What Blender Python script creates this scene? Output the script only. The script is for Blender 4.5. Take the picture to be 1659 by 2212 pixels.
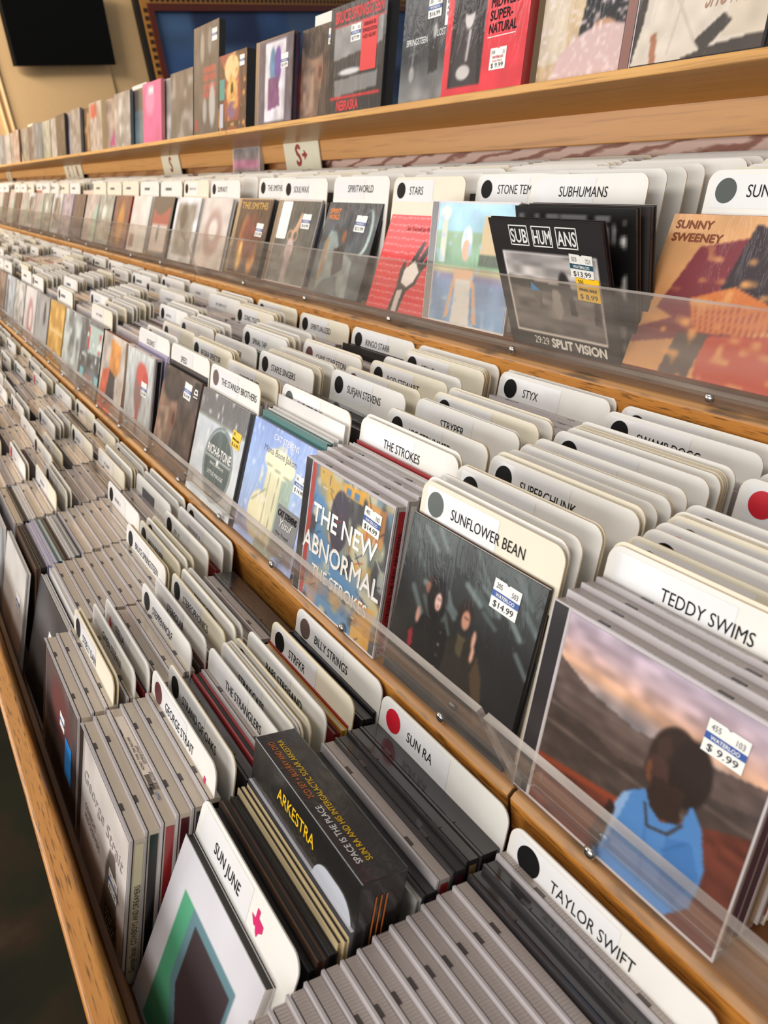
import bpy, bmesh, math, random
import numpy as np
from mathutils import Matrix, Vector
R_ = random.Random(7)
C = bpy.context.scene.collection
for o in list(bpy.data.objects):
    bpy.data.objects.remove(o)

# ------------------------------------------------------------------ camera
scene = bpy.context.scene
cd = bpy.data.cameras.new('camera'); cam = bpy.data.objects.new('camera', cd); C.objects.link(cam)
right = Vector((0.53427734, 0.83847021, -0.10730998))
up = Vector((-0.32867786, 0.32301822, 0.88748527))
back = Vector((0.77879303, -0.43889285, 0.44816791))
cam.matrix_world = Matrix(((right.x, up.x, back.x, 0), (right.y, up.y, back.y, 0), (right.z, up.z, back.z, 0), (0, 0, 0, 1)))
cd.sensor_fit = 'VERTICAL'; cd.sensor_height = 36.0; cd.sensor_width = 27.0
cd.lens = 36.0 * 1661.0 / 2212.0
cd.clip_start = 0.02; cd.clip_end = 60
cd.dof.use_dof = True; cd.dof.focus_distance = 0.62; cd.dof.aperture_fstop = 13.0
scene.camera = cam

# ------------------------------------------------------------------ light, exposure
scene.view_settings.view_transform = 'Standard'; scene.view_settings.look = 'None'
scene.view_settings.gamma = 1.0; scene.view_settings.exposure = 0.0
scene.view_settings.use_curve_mapping = False
w = bpy.data.worlds.new('shop_air'); scene.world = w; w.use_nodes = True
w.node_tree.nodes['Background'].inputs[0].default_value = (1.0, 0.97, 0.94, 1)
w.node_tree.nodes['Background'].inputs[1].default_value = 0.30
def area(name, loc, target, sx, sy, power, col):
    l = bpy.data.lights.new(name, 'AREA'); l.shape = 'RECTANGLE'; l.size = sx; l.size_y = sy; l.energy = power; l.color = col
    o = bpy.data.objects.new(name, l); C.objects.link(o); o.location = loc
    d = Vector(target) - Vector(loc); o.rotation_euler = d.to_track_quat('-Z', 'Y').to_euler()
    return o
area('ceiling_lamp', (-0.6, -1.0, 1.5), (-0.7, 0.25, -0.3), 2.2, 0.5, 21, (1.0, 0.95, 0.90))
area('ceiling_lamp', (-3.4, -1.0, 1.5), (-3.4, 0.25, -0.3), 2.2, 0.5, 21, (1.0, 0.95, 0.90))
area('ceiling_lamp', (-5.2, -0.4, 1.9), (-7.6, 1.8, 0.5), 1.6, 0.5, 190, (1.0, 0.90, 0.78))
area('shop_window', (0.4, -2.6, 0.15), (-0.8, 0.4, -0.15), 3.0, 1.5, 62, (1.0, 0.97, 0.94))
area('shop_window', (-3.6, -2.6, 0.15), (-3.2, 0.4, -0.15), 3.0, 1.5, 58, (1.0, 0.97, 0.94))

# ------------------------------------------------------------------ colour + materials
def lin(c):
    if isinstance(c, str):
        c = tuple(int(c[i:i + 2], 16) / 255 for i in (0, 2, 4))
    return tuple(((x / 12.92) if x <= 0.04045 else ((x + 0.055) / 1.055) ** 2.4) for x in c)
MATS = {}
def mat(name, col, rough=0.5, metal=0.0, coat=0.0, spec=0.5, bump=None):
    if name in MATS: return MATS[name]
    m = bpy.data.materials.new(name); m.use_nodes = True; nt = m.node_tree
    b = nt.nodes['Principled BSDF']
    b.inputs['Base Color'].default_value = (*lin(col), 1); b.inputs['Roughness'].default_value = rough
    b.inputs['Metallic'].default_value = metal; b.inputs['Coat Weight'].default_value = coat
    b.inputs['Coat Roughness'].default_value = 0.06; b.inputs['Specular IOR Level'].default_value = spec
    # faint procedural unevenness so no surface is one flat tone
    tc = nt.nodes.new('ShaderNodeTexCoord'); n = nt.nodes.new('ShaderNodeTexNoise'); n.inputs['Scale'].default_value = 45
    n.inputs['Detail'].default_value = 3
    nt.links.new(tc.outputs['Object'], n.inputs['Vector'])
    mx = nt.nodes.new('ShaderNodeMix'); mx.data_type = 'RGBA'; mx.blend_type = 'MULTIPLY'; mx.inputs[0].default_value = 0.10
    mx.inputs[6].default_value = (*lin(col), 1); nt.links.new(n.outputs['Fac'], mx.inputs[7]); nt.links.new(mx.outputs[2], b.inputs['Base Color'])
    if bump:
        bscale, bstr, bdist = bump
        n2 = nt.nodes.new('ShaderNodeTexNoise'); n2.inputs['Scale'].default_value = bscale; n2.inputs['Detail'].default_value = 4
        nt.links.new(tc.outputs['Object'], n2.inputs['Vector'])
        bp = nt.nodes.new('ShaderNodeBump'); bp.inputs['Strength'].default_value = bstr; bp.inputs['Distance'].default_value = bdist
        nt.links.new(n2.outputs['Fac'], bp.inputs['Height'])
        nt.links.new(bp.outputs['Normal'], b.inputs['Normal'] if coat == 0 else b.inputs['Coat Normal'])
    MATS[name] = m
    return m
def wood(name, c1, c2, pore, pstr=0.5, rough=0.4, coat=0.15, sc=(1.6, 26, 26), psc=(9, 260, 260), dist=1.2):
    m = bpy.data.materials.new(name); m.use_nodes = True; nt = m.node_tree; b = nt.nodes['Principled BSDF']
    tc = nt.nodes.new('ShaderNodeTexCoord')
    mp = nt.nodes.new('ShaderNodeMapping'); mp.inputs['Scale'].default_value = sc; nt.links.new(tc.outputs['Object'], mp.inputs[0])
    n = nt.nodes.new('ShaderNodeTexNoise'); n.inputs['Scale'].default_value = 1; n.inputs['Detail'].default_value = 5; n.inputs['Distortion'].default_value = dist
    nt.links.new(mp.outputs[0], n.inputs['Vector'])
    cr = nt.nodes.new('ShaderNodeValToRGB'); cr.color_ramp.elements[0].position = 0.3; cr.color_ramp.elements[1].position = 0.7
    cr.color_ramp.elements[0].color = (*lin(c1), 1); cr.color_ramp.elements[1].color = (*lin(c2), 1)
    nt.links.new(n.outputs['Fac'], cr.inputs[0])
    mp2 = nt.nodes.new('ShaderNodeMapping'); mp2.inputs['Scale'].default_value = psc; nt.links.new(tc.outputs['Object'], mp2.inputs[0])
    n2 = nt.nodes.new('ShaderNodeTexNoise'); n2.inputs['Scale'].default_value = 1; n2.inputs['Detail'].default_value = 2
    nt.links.new(mp2.outputs[0], n2.inputs['Vector'])
    r2 = nt.nodes.new('ShaderNodeValToRGB'); r2.color_ramp.elements[0].position = 0.30; r2.color_ramp.elements[1].position = 0.46
    r2.color_ramp.elements[0].color = (pstr,) * 3 + (1,); r2.color_ramp.elements[1].color = (0, 0, 0, 1)
    nt.links.new(n2.outputs['Fac'], r2.inputs[0])
    mx = nt.nodes.new('ShaderNodeMix'); mx.data_type = 'RGBA'; nt.links.new(r2.outputs[0], mx.inputs[0])
    nt.links.new(cr.outputs[0], mx.inputs[6]); mx.inputs[7].default_value = (*lin(pore), 1)
    nt.links.new(mx.outputs[2], b.inputs['Base Color'])
    b.inputs['Roughness'].default_value = rough; b.inputs['Coat Weight'].default_value = coat; b.inputs['Coat Roughness'].default_value = 0.2
    MATS[name] = m
    return m
OAK = wood('oak', 'B5762F', 'CC8D42', '4A2E14', 0.8, psc=(50, 620, 620))
OAKDK = wood('oak_worn_end', '5A3A22', '8A6238', '2A1A10', 0.7)
PLY = wood('birch_ply', 'C88A42', 'D69C54', '8A5A2C', 0.35, sc=(1.2, 14, 14))
OAKTOP = wood('oak_dusty_top', '96683C', 'B98C58', '4A3C2C', 0.8, sc=(2.5, 40, 40), psc=(22, 90, 90))
PLYEDGE = wood('ply_edge', 'C08A44', 'D9A55C', '6A4420', 0.6)
BINFLOOR = wood('bin_floor_wood', '6E4424', '8A5A30', '3A2414', 0.5)
# laminate with broad cathedral grain
def laminate(name, a, b_, bands):
    m = bpy.data.materials.new(name); m.use_nodes = True; nt = m.node_tree; b = nt.nodes['Principled BSDF']
    tc = nt.nodes.new('ShaderNodeTexCoord'); mp = nt.nodes.new('ShaderNodeMapping'); mp.inputs['Scale'].default_value = (1.0, 1, 3.2); mp.inputs['Rotation'].default_value = (0, math.radians(32), 0)
    nt.links.new(tc.outputs['Object'], mp.inputs[0])
    wv = nt.nodes.new('ShaderNodeTexWave'); wv.bands_direction = 'Z'; wv.inputs['Scale'].default_value = bands; wv.inputs['Distortion'].default_value = 4.0
    wv.inputs['Detail'].default_value = 3; wv.inputs['Detail Scale'].default_value = 3
    nt.links.new(mp.outputs[0], wv.inputs['Vector'])
    cr = nt.nodes.new('ShaderNodeValToRGB'); cr.color_ramp.elements[0].position = 0.05; cr.color_ramp.elements[1].position = 0.4
    cr.color_ramp.elements[0].color = (*lin(b_), 1); cr.color_ramp.elements[1].color = (*lin(a), 1)
    nt.links.new(wv.outputs['Fac'], cr.inputs[0]); nt.links.new(cr.outputs[0], b.inputs['Base Color']); b.inputs['Roughness'].default_value = 0.45
    return m
LAMPINK = laminate('rose_oak_laminate', 'E6C4B4', '9C6450', 6.5)
LAMGOLD = laminate('golden_oak_laminate', 'C78E58', 'A86A38', 3.0)
def acrylic(name, tint, haze, gloss_boost=1.0):
    m = bpy.data.materials.new(name); m.use_nodes = True; nt = m.node_tree; nt.nodes.clear()
    out = nt.nodes.new('ShaderNodeOutputMaterial'); tr = nt.nodes.new('ShaderNodeBsdfTransparent'); tr.inputs[0].default_value = (*tint, 1)
    gl = nt.nodes.new('ShaderNodeBsdfGlossy'); gl.inputs['Roughness'].default_value = 0.04
    df = nt.nodes.new('ShaderNodeBsdfDiffuse'); df.inputs[0].default_value = (0.75, 0.68, 0.62, 1)
    tc = nt.nodes.new('ShaderNodeTexCoord'); mp = nt.nodes.new('ShaderNodeMapping'); mp.inputs['Scale'].default_value = (9, 60, 60)
    nt.links.new(tc.outputs['Object'], mp.inputs[0])
    n = nt.nodes.new('ShaderNodeTexNoise'); n.inputs['Scale'].default_value = 1; n.inputs['Detail'].default_value = 6
    nt.links.new(mp.outputs[0], n.inputs['Vector'])
    mr = nt.nodes.new('ShaderNodeMapRange'); mr.inputs[1].default_value = 0.35; mr.inputs[2].default_value = 0.75; mr.inputs[3].default_value = haze * 0.6; mr.inputs[4].default_value = haze * 1.7
    nt.links.new(n.outputs['Fac'], mr.inputs[0])
    m1 = nt.nodes.new('ShaderNodeMixShader'); nt.links.new(mr.outputs[0], m1.inputs[0]); nt.links.new(tr.outputs[0], m1.inputs[1]); nt.links.new(df.outputs[0], m1.inputs[2])
    fr = nt.nodes.new('ShaderNodeFresnel'); fr.inputs[0].default_value = 1.49
    ge = nt.nodes.new('ShaderNodeNewGeometry'); bf = nt.nodes.new('ShaderNodeMath'); bf.operation = 'SUBTRACT'; bf.inputs[0].default_value = gloss_boost; bf.use_clamp = False
    bs = nt.nodes.new('ShaderNodeMath'); bs.operation = 'MULTIPLY'; bs.inputs[1].default_value = gloss_boost; nt.links.new(ge.outputs['Backfacing'], bs.inputs[0]); nt.links.new(bs.outputs[0], bf.inputs[1])
    mu = nt.nodes.new('ShaderNodeMath'); mu.operation = 'MULTIPLY'; nt.links.new(bf.outputs[0], mu.inputs[1]); nt.links.new(fr.outputs[0], mu.inputs[0])
    m2 = nt.nodes.new('ShaderNodeMixShader'); nt.links.new(mu.outputs[0], m2.inputs[0]); nt.links.new(m1.outputs[0], m2.inputs[1]); nt.links.new(gl.outputs[0], m2.inputs[2])
    nt.links.new(m2.outputs[0], out.inputs[0])
    MATS[name] = m
    return m
ACR = acrylic('clear_acrylic', (0.97, 0.945, 0.91), 0.07)  # haze: dusty scratches plus a milky room reflection put in as diffuse colour
ACREDGE = acrylic('acrylic_cut_edge', (0.80, 0.72, 0.66), 0.42)
LIDMAT = acrylic('clear_polystyrene', (0.93, 0.92, 0.95), 0.05, 1.2)
CARD = mat('card_white', 'E9E6DF', 0.45); CARDC = mat('card_cream', 'E8E0CB', 0.45)
EDGE = mat('card_edge_tan', 'E9CFA4', 0.6); EDGEW = mat('card_edge_white', 'DCD8D0', 0.5)
PAPER = mat('label_paper', 'E9E8E8', 0.28, coat=0.25, bump=(60, 0.1, 0.001)); INK = mat('ink_black', '101013', 0.6, spec=0.2)
DOTS = {'k': mat('dot_black', '0A090A', 0.6, spec=0.2), 'r': mat('dot_red', 'C8152B', 0.4), 'd': mat('dot_oxblood', '5A2228', 0.4), 'g': mat('dot_grey_green', '4A504D', 0.3), 'n': mat('dot_brown', '5A463E', 0.4)}
PINK = mat('sticker_pink', 'D6246A', 0.4)
WHITE = mat('print_white', 'F0EFEC', 0.4); STICK = mat('price_paper', 'EFEEE8', 0.4); BLUE = mat('price_blue', '3558A0', 0.4); YEL = mat('sale_yellow', 'F5C518', 0.4); TEAL = mat('price_teal', '1E4F63', 0.4)
GREYINK = mat('ink_grey', '5A5C62', 0.5); REDINK = mat('print_red', 'D22030', 0.4); GOLDINK = mat('print_gold', 'C79A3A', 0.4); ORANGEINK = mat('print_orange', 'D9772A', 0.4)
def ribbed(name, col, scale=150, strength=0.5):
    m = mat(name, col, 0.25, coat=0.4); nt = m.node_tree; b = nt.nodes['Principled BSDF']
    tc = nt.nodes.new('ShaderNodeTexCoord'); wv = nt.nodes.new('ShaderNodeTexWave'); wv.inputs['Scale'].default_value = scale
    nt.links.new(tc.outputs['Object'], wv.inputs['Vector'])
    bp = nt.nodes.new('ShaderNodeBump'); bp.inputs['Strength'].default_value = strength; bp.inputs['Distance'].default_value = 0.0006
    nt.links.new(wv.outputs['Fac'], bp.inputs['Height']); nt.links.new(bp.outputs['Normal'], b.inputs['Normal'])
    return m
TRAY = ribbed('tray_taupe', 'ADA19A'); TRAYB = mat('tray_beige', 'C4B5A2', 0.3, coat=0.4, bump=(90, 0.25, 0.001)); TRAYD = mat('tray_charcoal', '2E2C2D', 0.25, coat=0.5)
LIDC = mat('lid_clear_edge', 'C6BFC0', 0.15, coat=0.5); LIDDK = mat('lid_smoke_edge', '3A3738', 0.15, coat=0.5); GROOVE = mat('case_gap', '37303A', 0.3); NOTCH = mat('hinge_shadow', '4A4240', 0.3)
SPINES = [mat('spine_%s' % n, c, 0.3, coat=0.3) for n, c in (('maroon', '4A1A22'), ('black', '17161A'), ('cream', 'CFC3A4'), ('slate', '3E4450'), ('white', 'D8D5D0'), ('plum', '4B3550'), ('red', '9E2A2C'), ('tan', '9A7A55'))]
CHROME = mat('screw_steel', 'B8B6B2', 0.18, metal=1.0)
# printed surface: colours come from the sheet's own colour layer
def printmat(name, rough, coat, wrinkle):
    m = bpy.data.materials.new(name); m.use_nodes = True; nt = m.node_tree; b = nt.nodes['Principled BSDF']
    a = nt.nodes.new('ShaderNodeVertexColor'); a.layer_name = 'print'; nt.links.new(a.outputs['Color'], b.inputs['Base Color'])
    b.inputs['Roughness'].default_value = rough; b.inputs['Coat Weight'].default_value = coat; b.inputs['Coat Roughness'].default_value = 0.08; b.inputs['Specular IOR Level'].default_value = 0.25
    if wrinkle:
        tc = nt.nodes.new('ShaderNodeTexCoord'); mp = nt.nodes.new('ShaderNodeMapping'); mp.inputs['Scale'].default_value = (90, 20, 28)
        nt.links.new(tc.outputs['Object'], mp.inputs[0])
        n = nt.nodes.new('ShaderNodeTexNoise'); n.inputs['Scale'].default_value = 1.0; n.inputs['Detail'].default_value = 3; n.inputs['Distortion'].default_value = 1.5
        nt.links.new(mp.outputs[0], n.inputs['Vector'])
        bp = nt.nodes.new('ShaderNodeBump'); bp.inputs['Strength'].default_value = wrinkle; bp.inputs['Distance'].default_value = 0.002
        nt.links.new(n.outputs['Fac'], bp.inputs['Height']); nt.links.new(bp.outputs['Normal'], b.inputs['Coat Normal'])
    return m
PRINT = printmat('printed_card', 0.45, 0.3, 0.05)
WRAP = printmat('shrink_wrapped_print', 0.5, 0.28, 0.35)

# ------------------------------------------------------------------ mesh helpers
class MB:
    def __init__(s): s.v = []; s.f = []; s.m = []; s.mats = []
    def mi(s, m):
        if m not in s.mats: s.mats.append(m)
        return s.mats.index(m)
    def face(s, pts, m):
        n = len(s.v); s.v += [tuple(p) for p in pts]; s.f.append(tuple(range(n, n + len(pts)))); s.m.append(s.mi(m))
    def box(s, x0, x1, y0, y1, z0, z1, m, top=None, front=None, left=None, right=None):
        n = len(s.v)
        s.v += [(x0, y0, z0), (x1, y0, z0), (x1, y1, z0), (x0, y1, z0), (x0, y0, z1), (x1, y0, z1), (x1, y1, z1), (x0, y1, z1)]
        for q, mm in (((0, 3, 2, 1), m), ((4, 5, 6, 7), top or m), ((0, 1, 5, 4), front or m), ((2, 3, 7, 6), m), ((1, 2, 6, 5), right or m), ((3, 0, 4, 7), left or m)):
            s.f.append(tuple(n + i for i in q)); s.m.append(s.mi(mm))
    def prism(s, prof, x0, x1, m, caps=None):   # (y, z) outline swept along x
        k = len(prof); n = len(s.v)
        s.v += [(x0, y, z) for y, z in prof] + [(x1, y, z) for y, z in prof]
        for i in range(k):
            j = (i + 1) % k; mm = m[i] if isinstance(m, list) else m
            s.f.append((n + i, n + j, n + k + j, n + k + i)); s.m.append(s.mi(mm))
        cm = caps or (m[0] if isinstance(m, list) else m)
        s.f.append(tuple(n + i for i in range(k))[::-1]); s.m.append(s.mi(cm)); s.f.append(tuple(n + k + i for i in range(k))); s.m.append(s.mi(cm))
    def plate(s, outline, y0, y1, m, edge):     # (x, z) outline, thick along y
        k = len(outline); n = len(s.v)
        s.v += [(x, y0, z) for x, z in outline] + [(x, y1, z) for x, z in outline]
        s.f.append(tuple(range(n, n + k))); s.m.append(s.mi(m)); s.f.append(tuple(range(n + k, n + 2 * k))[::-1]); s.m.append(s.mi(m))
        for i in range(k):
            j = (i + 1) % k; s.f.append((n + j, n + i, n + k + i, n + k + j)); s.m.append(s.mi(edge))
    def disc(s, cx, cz, rx, rz, y, m, k=28):
        s.face([(cx + rx * math.cos(-2 * math.pi * i / k) , y, cz + rz * math.sin(2 * math.pi * i / k)) for i in range(k)], m)
    def poly(s, pts, y, m): s.face([(x, y, z) for x, z in pts], m)
    def rect(s, x0, z0, x1, z1, y, m): s.face([(x0, y, z0), (x1, y, z0), (x1, y, z1), (x0, y, z1)], m)
    def mesh(s, name):
        me = bpy.data.meshes.new(name); me.from_pydata(s.v, [], s.f)
        for m in s.mats: me.materials.append(m)
        me.polygons.foreach_set('material_index', s.m); me.update()
        return me
    def build(s, name, parent=None, loc=(0, 0, 0)):
        return link(name, s.mesh(name), parent, loc)
def link(name, me, parent=None, loc=(0, 0, 0)):
    o = bpy.data.objects.new(name, me); C.objects.link(o); o.location = loc
    if parent: o.parent = parent
    return o
def tag(o, label=None, cat=None, group=None, kind=None):
    if label: o['label'] = label
    if cat: o['category'] = cat
    if group: o['group'] = group
    if kind: o['kind'] = kind
    return o
def bevel(o, w=0.001, seg=2):
    m = o.modifiers.new('bevel', 'BEVEL'); m.width = w; m.segments = seg; m.limit_method = 'ANGLE'
    return o
def rrect(w, h, r, k=6, bottom=True):
    pts = []
    cs = [(w - r, r, -90), (w - r, h - r, 0), (r, h - r, 90), (r, r, 180)]
    if not bottom: pts = [(0, 0), (w, 0)]; cs = cs[1:3]
    for cx, cz, a in cs:
        for i in range(k + 1):
            t = math.radians(a + 90 * i / k); pts.append((cx + r * math.cos(t), cz + r * math.sin(t)))
    return pts
def root(name, x, y, z, lean=17, yaw=0, roll=0):
    o = bpy.data.objects.new(name, None); C.objects.link(o); o.empty_display_size = 0.02
    place(o, x, y, z, lean, yaw, roll)
    return o
def place(o, x, y, z, lean, yaw, roll):
    o.matrix_world = Matrix.Translation((x, y, z)) @ Matrix.Rotation(math.radians(yaw), 4, 'Z') @ Matrix.Rotation(math.radians(-lean), 4, 'X') @ Matrix.Rotation(math.radians(roll), 4, 'Y')
# ------------------------------------------------------------------ lettering
_tc = {}
def glyphs(body):
    if body in _tc: return _tc[body]
    cu = bpy.data.curves.new('txt', 'FONT'); cu.body = body; cu.size = 1.0; cu.resolution_u = 3
    o = bpy.data.objects.new('txt', cu); C.objects.link(o); bpy.context.view_layer.update()
    me = o.evaluated_get(bpy.context.evaluated_depsgraph_get()).to_mesh()
    v = [(p.co.x, p.co.y) for p in me.vertices]; f = [tuple(p.vertices) for p in me.polygons]
    o.evaluated_get(bpy.context.evaluated_depsgraph_get()).to_mesh_clear()
    bpy.data.objects.remove(o); bpy.data.curves.remove(cu)
    x0 = min(p[0] for p in v); x1 = max(p[0] for p in v)
    v = [(p[0] - x0, p[1]) for p in v]
    _tc[body] = (v, f, x1 - x0)
    return _tc[body]
def text(mb, body, x, z, cap, m, y=-0.0004, width=None, cond=0.82, rot=0.0, shear=0.0, align='l', bold=0.0):
    if not body.strip(): return
    v, f, wd = glyphs(body); s = cap / 0.729
    sx = (width / wd) if width else s * cond
    ca, sa = math.cos(math.radians(rot)), math.sin(math.radians(rot)); off = {'l': 0, 'c': -wd * sx / 2, 'r': -wd * sx}[align]
    for dx, dy in (((0, 0),) if not bold else ((-bold, 0), (bold, 0), (0, bold), (0, -bold))):
        n = len(mb.v); i = mb.mi(m)
        for a, b in v:
            px = a * sx + off + shear * b * s + dx; pz = b * s + dy
            mb.v.append((x + px * ca - pz * sa, y - 0.00001 * (dx > 0) , z + px * sa + pz * ca))
        for q in f: mb.f.append(tuple(n + t for t in q)); mb.m.append(i)
def stext(mb, body, y, z, cap, m, x, width=None, down=True):   # lettering running along a side (+x) face, read with the head tilted
    v, f, wd = glyphs(body); s = cap / 0.729; sx = (width / wd) if width else s * 0.82
    n = len(mb.v); i = mb.mi(m)
    for a, b in v: mb.v.append((x, y - b * s, z + a * sx))
    for q in f: mb.f.append(tuple(n + t for t in q[::-1])); mb.m.append(i)
# ------------------------------------------------------------------ printed covers
_rng = np.random.default_rng(3)
class Cv:
    def __init__(s, w, h, n=96):
        s.w, s.h = w, h; s.nx = n; s.ny = max(4, int(n * h / w)); s.u, s.v = np.meshgrid((np.arange(s.nx) + .5) / s.nx, (np.arange(s.ny) + .5) / s.ny)
        s.a = np.zeros((s.ny, s.nx, 3))
    def col(s, c): return np.array([int(c[i:i + 2], 16) / 255 for i in (0, 2, 4)])
    def fill(s, c): s.a[:] = s.col(c); return s
    def mix(s, k, c): s.a += (s.col(c) - s.a) * np.clip(k, 0, 1)[..., None]; return s
    def grad(s, stops, ax='v'):
        t = s.v if ax == 'v' else s.u
        ps = [p for p, _ in stops]; cs = np.array([s.col(c) for _, c in stops])
        for i in range(3): s.a[..., i] = np.interp(t, ps, cs[:, i])
        return s
    def rect(s, u0, v0, u1, v1, c, k=1): return s.mix(((s.u >= u0) & (s.u < u1) & (s.v >= v0) & (s.v < v1)) * float(k), c)
    def ell(s, u, v, ru, rv, c, soft=0.06, rot=0):
        ca, sa = math.cos(rot), math.sin(rot); du = (s.u - u); dv = (s.v - v) * s.h / s.w; rv = rv * s.h / s.w
        d = np.sqrt(((du * ca + dv * sa) / ru) ** 2 + ((-du * sa + dv * ca) / rv) ** 2)
        return s.mix((1 - d) / soft + .5, c)
    def poly(s, pts, c, k=1):
        ins = np.zeros(s.u.shape, bool); n = len(pts)
        for i in range(n):
            (x0, y0), (x1, y1) = pts[i], pts[(i + 1) % n]
            if y0 == y1: continue
            cnd = ((y0 > s.v) != (y1 > s.v)) & (s.u < (x1 - x0) * (s.v - y0) / (y1 - y0) + x0); ins ^= cnd
        return s.mix(ins * float(k), c)
    def line(s, u0, v0, u1, v1, wd, c):
        dx, dy = u1 - u0, v1 - v0; L = dx * dx + dy * dy + 1e-9
        t = np.clip(((s.u - u0) * dx + (s.v - v0) * dy) / L, 0, 1); d = np.hypot(s.u - u0 - t * dx, s.v - v0 - t * dy)
        return s.mix((wd - d) / wd * 1.5 + .2, c)
    def noise(s, scale, amt, su=1.0, sv=1.0):
        gx = max(2, int(scale * su) + 2); gy = max(2, int(scale * sv) + 2); g = _rng.random((gy, gx))
        x = s.u * (gx - 1.001); y = s.v * (gy - 1.001); xi = x.astype(int); yi = y.astype(int); fx = x - xi; fy = y - yi
        fx = fx * fx * (3 - 2 * fx); fy = fy * fy * (3 - 2 * fy)
        n = (g[yi, xi] * (1 - fx) + g[yi, xi + 1] * fx) * (1 - fy) + (g[yi + 1, xi] * (1 - fx) + g[yi + 1, xi + 1] * fx) * fy
        s.n = n; s.a = np.clip(s.a * (1 + amt * (n[..., None] - .5) * 2), 0, 1); return s
    def blotch(s, scale, c, th=0.6, k=0.8, su=1, sv=1):
        a = s.a.copy(); s.noise(scale, 0, su, sv); s.a = a; return s.mix((s.n - th) * 8 * k, c)
    def mesh(s, name, m):
        nx, ny = s.nx, s.ny; xs = np.linspace(0, s.w, nx + 1); zs = np.linspace(s.h, 0, ny + 1)
        X, Z = np.meshgrid(xs, zs); V = np.stack([X, np.zeros_like(X), Z], -1).reshape(-1, 3)
        i = np.arange(ny)[:, None] * (nx + 1) + np.arange(nx)[None, :]
        F = np.stack([i + nx + 1, i + nx + 2, i + 1, i], -1).reshape(-1, 4)
        me = bpy.data.meshes.new(name); me.vertices.add(len(V)); me.vertices.foreach_set('co', V.ravel())
        me.loops.add(F.size); me.loops.foreach_set('vertex_index', F.ravel()); me.polygons.add(len(F))
        me.polygons.foreach_set('loop_start', np.arange(0, F.size, 4)); me.polygons.foreach_set('loop_total', np.full(len(F), 4)); me.update(calc_edges=True)
        pad = np.pad(s.a, ((1, 1), (1, 1), (0, 0)), 'edge'); vc = (pad[:-1, :-1] + pad[1:, :-1] + pad[:-1, 1:] + pad[1:, 1:]) / 4
        vc = np.where(vc <= 0.04045, vc / 12.92, ((vc + 0.055) / 1.055) ** 2.4)
        at = me.color_attributes.new('print', 'FLOAT_COLOR', 'POINT'); at.data.foreach_set('color', np.concatenate([vc, np.ones(vc.shape[:2] + (1,))], -1).astype(np.float32).ravel())
        me.materials.append(m); me.validate()
        return me

# ------------------------------------------------------------------ the room
FZ = -1.30
def floor_mat():
    m = bpy.data.materials.new('stained_concrete'); m.use_nodes = True; nt = m.node_tree; b = nt.nodes['Principled BSDF']
    tc = nt.nodes.new('ShaderNodeTexCoord'); n = nt.nodes.new('ShaderNodeTexNoise'); n.inputs['Scale'].default_value = 3.2; n.inputs['Detail'].default_value = 8; n.inputs['Distortion'].default_value = 0.8
    nt.links.new(tc.outputs['Object'], n.inputs['Vector']); cr = nt.nodes.new('ShaderNodeValToRGB')
    e = cr.color_ramp.elements; e[0].position = 0.3; e[0].color = (*lin('0F120A'), 1); e[1].position = 0.72; e[1].color = (*lin('43382A'), 1)
    k = e.new(0.5); k.color = (*lin('1B1E11'), 1); k = e.new(0.6); k.color = (*lin('2A2014'), 1)
    nt.links.new(n.outputs['Fac'], cr.inputs[0]); nt.links.new(cr.outputs[0], b.inputs['Base Color']); b.inputs['Roughness'].default_value = 0.8; b.inputs['Specular IOR Level'].default_value = 0.15
    return m
mb = MB(); mb.box(-16, 3, -5, 18, FZ - 0.1, FZ, floor_mat()); tag(mb.build('floor'), kind='structure')
WN = Vector((0.915, 0.40, 0)).normalized(); WD = Vector((-0.40, 0.915, 0)).normalized()
WP = Vector((-7.735, 1.801, 0))
def wallframe(p): return Matrix(((WD.x, -WN.x, 0, p.x), (WD.y, -WN.y, 0, p.y), (0, 0, 1, p.z), (0, 0, 0, 1)))   # local x along wall, y into wall, z up
WALLM = mat('tan_wall_paint', 'DDB988', 0.6, bump=(30, 0.08, 0.002))
TC = 0.47
mb = MB(); mb.box(-4, TC, 0, 0.12, FZ, 2.3, WALLM); o = mb.build('wall_end'); o.matrix_world = wallframe(WP); tag(o, kind='structure')
mb = MB(); mb.box(TC, 16, 0.03, 0.15, FZ, 2.3, WALLM); o = mb.build('wall_back'); o.matrix_world = wallframe(WP); tag(o, kind='structure')
# conduits on the wall
for i, s in enumerate((-0.70, -0.64)):
    p = WP + WD * s
    bm = bmesh.new(); bmesh.ops.create_cone(bm, segments=12, radius1=0.014, radius2=0.014, depth=3.5, cap_ends=True)
    me = bpy.data.meshes.new('conduit'); bm.to_mesh(me); bm.free(); me.materials.append(WALLM)
    o = link('conduit_pipe', me, loc=p + WN * 0.0145 + Vector((0, 0, 0.45)))
    tag(o, ('tan painted conduit pipe running up the wall, farther left of the pair', 'tan painted conduit pipe running up the wall, nearer the television')[i], 'pipe', 'conduit pipes on the wall')
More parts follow.
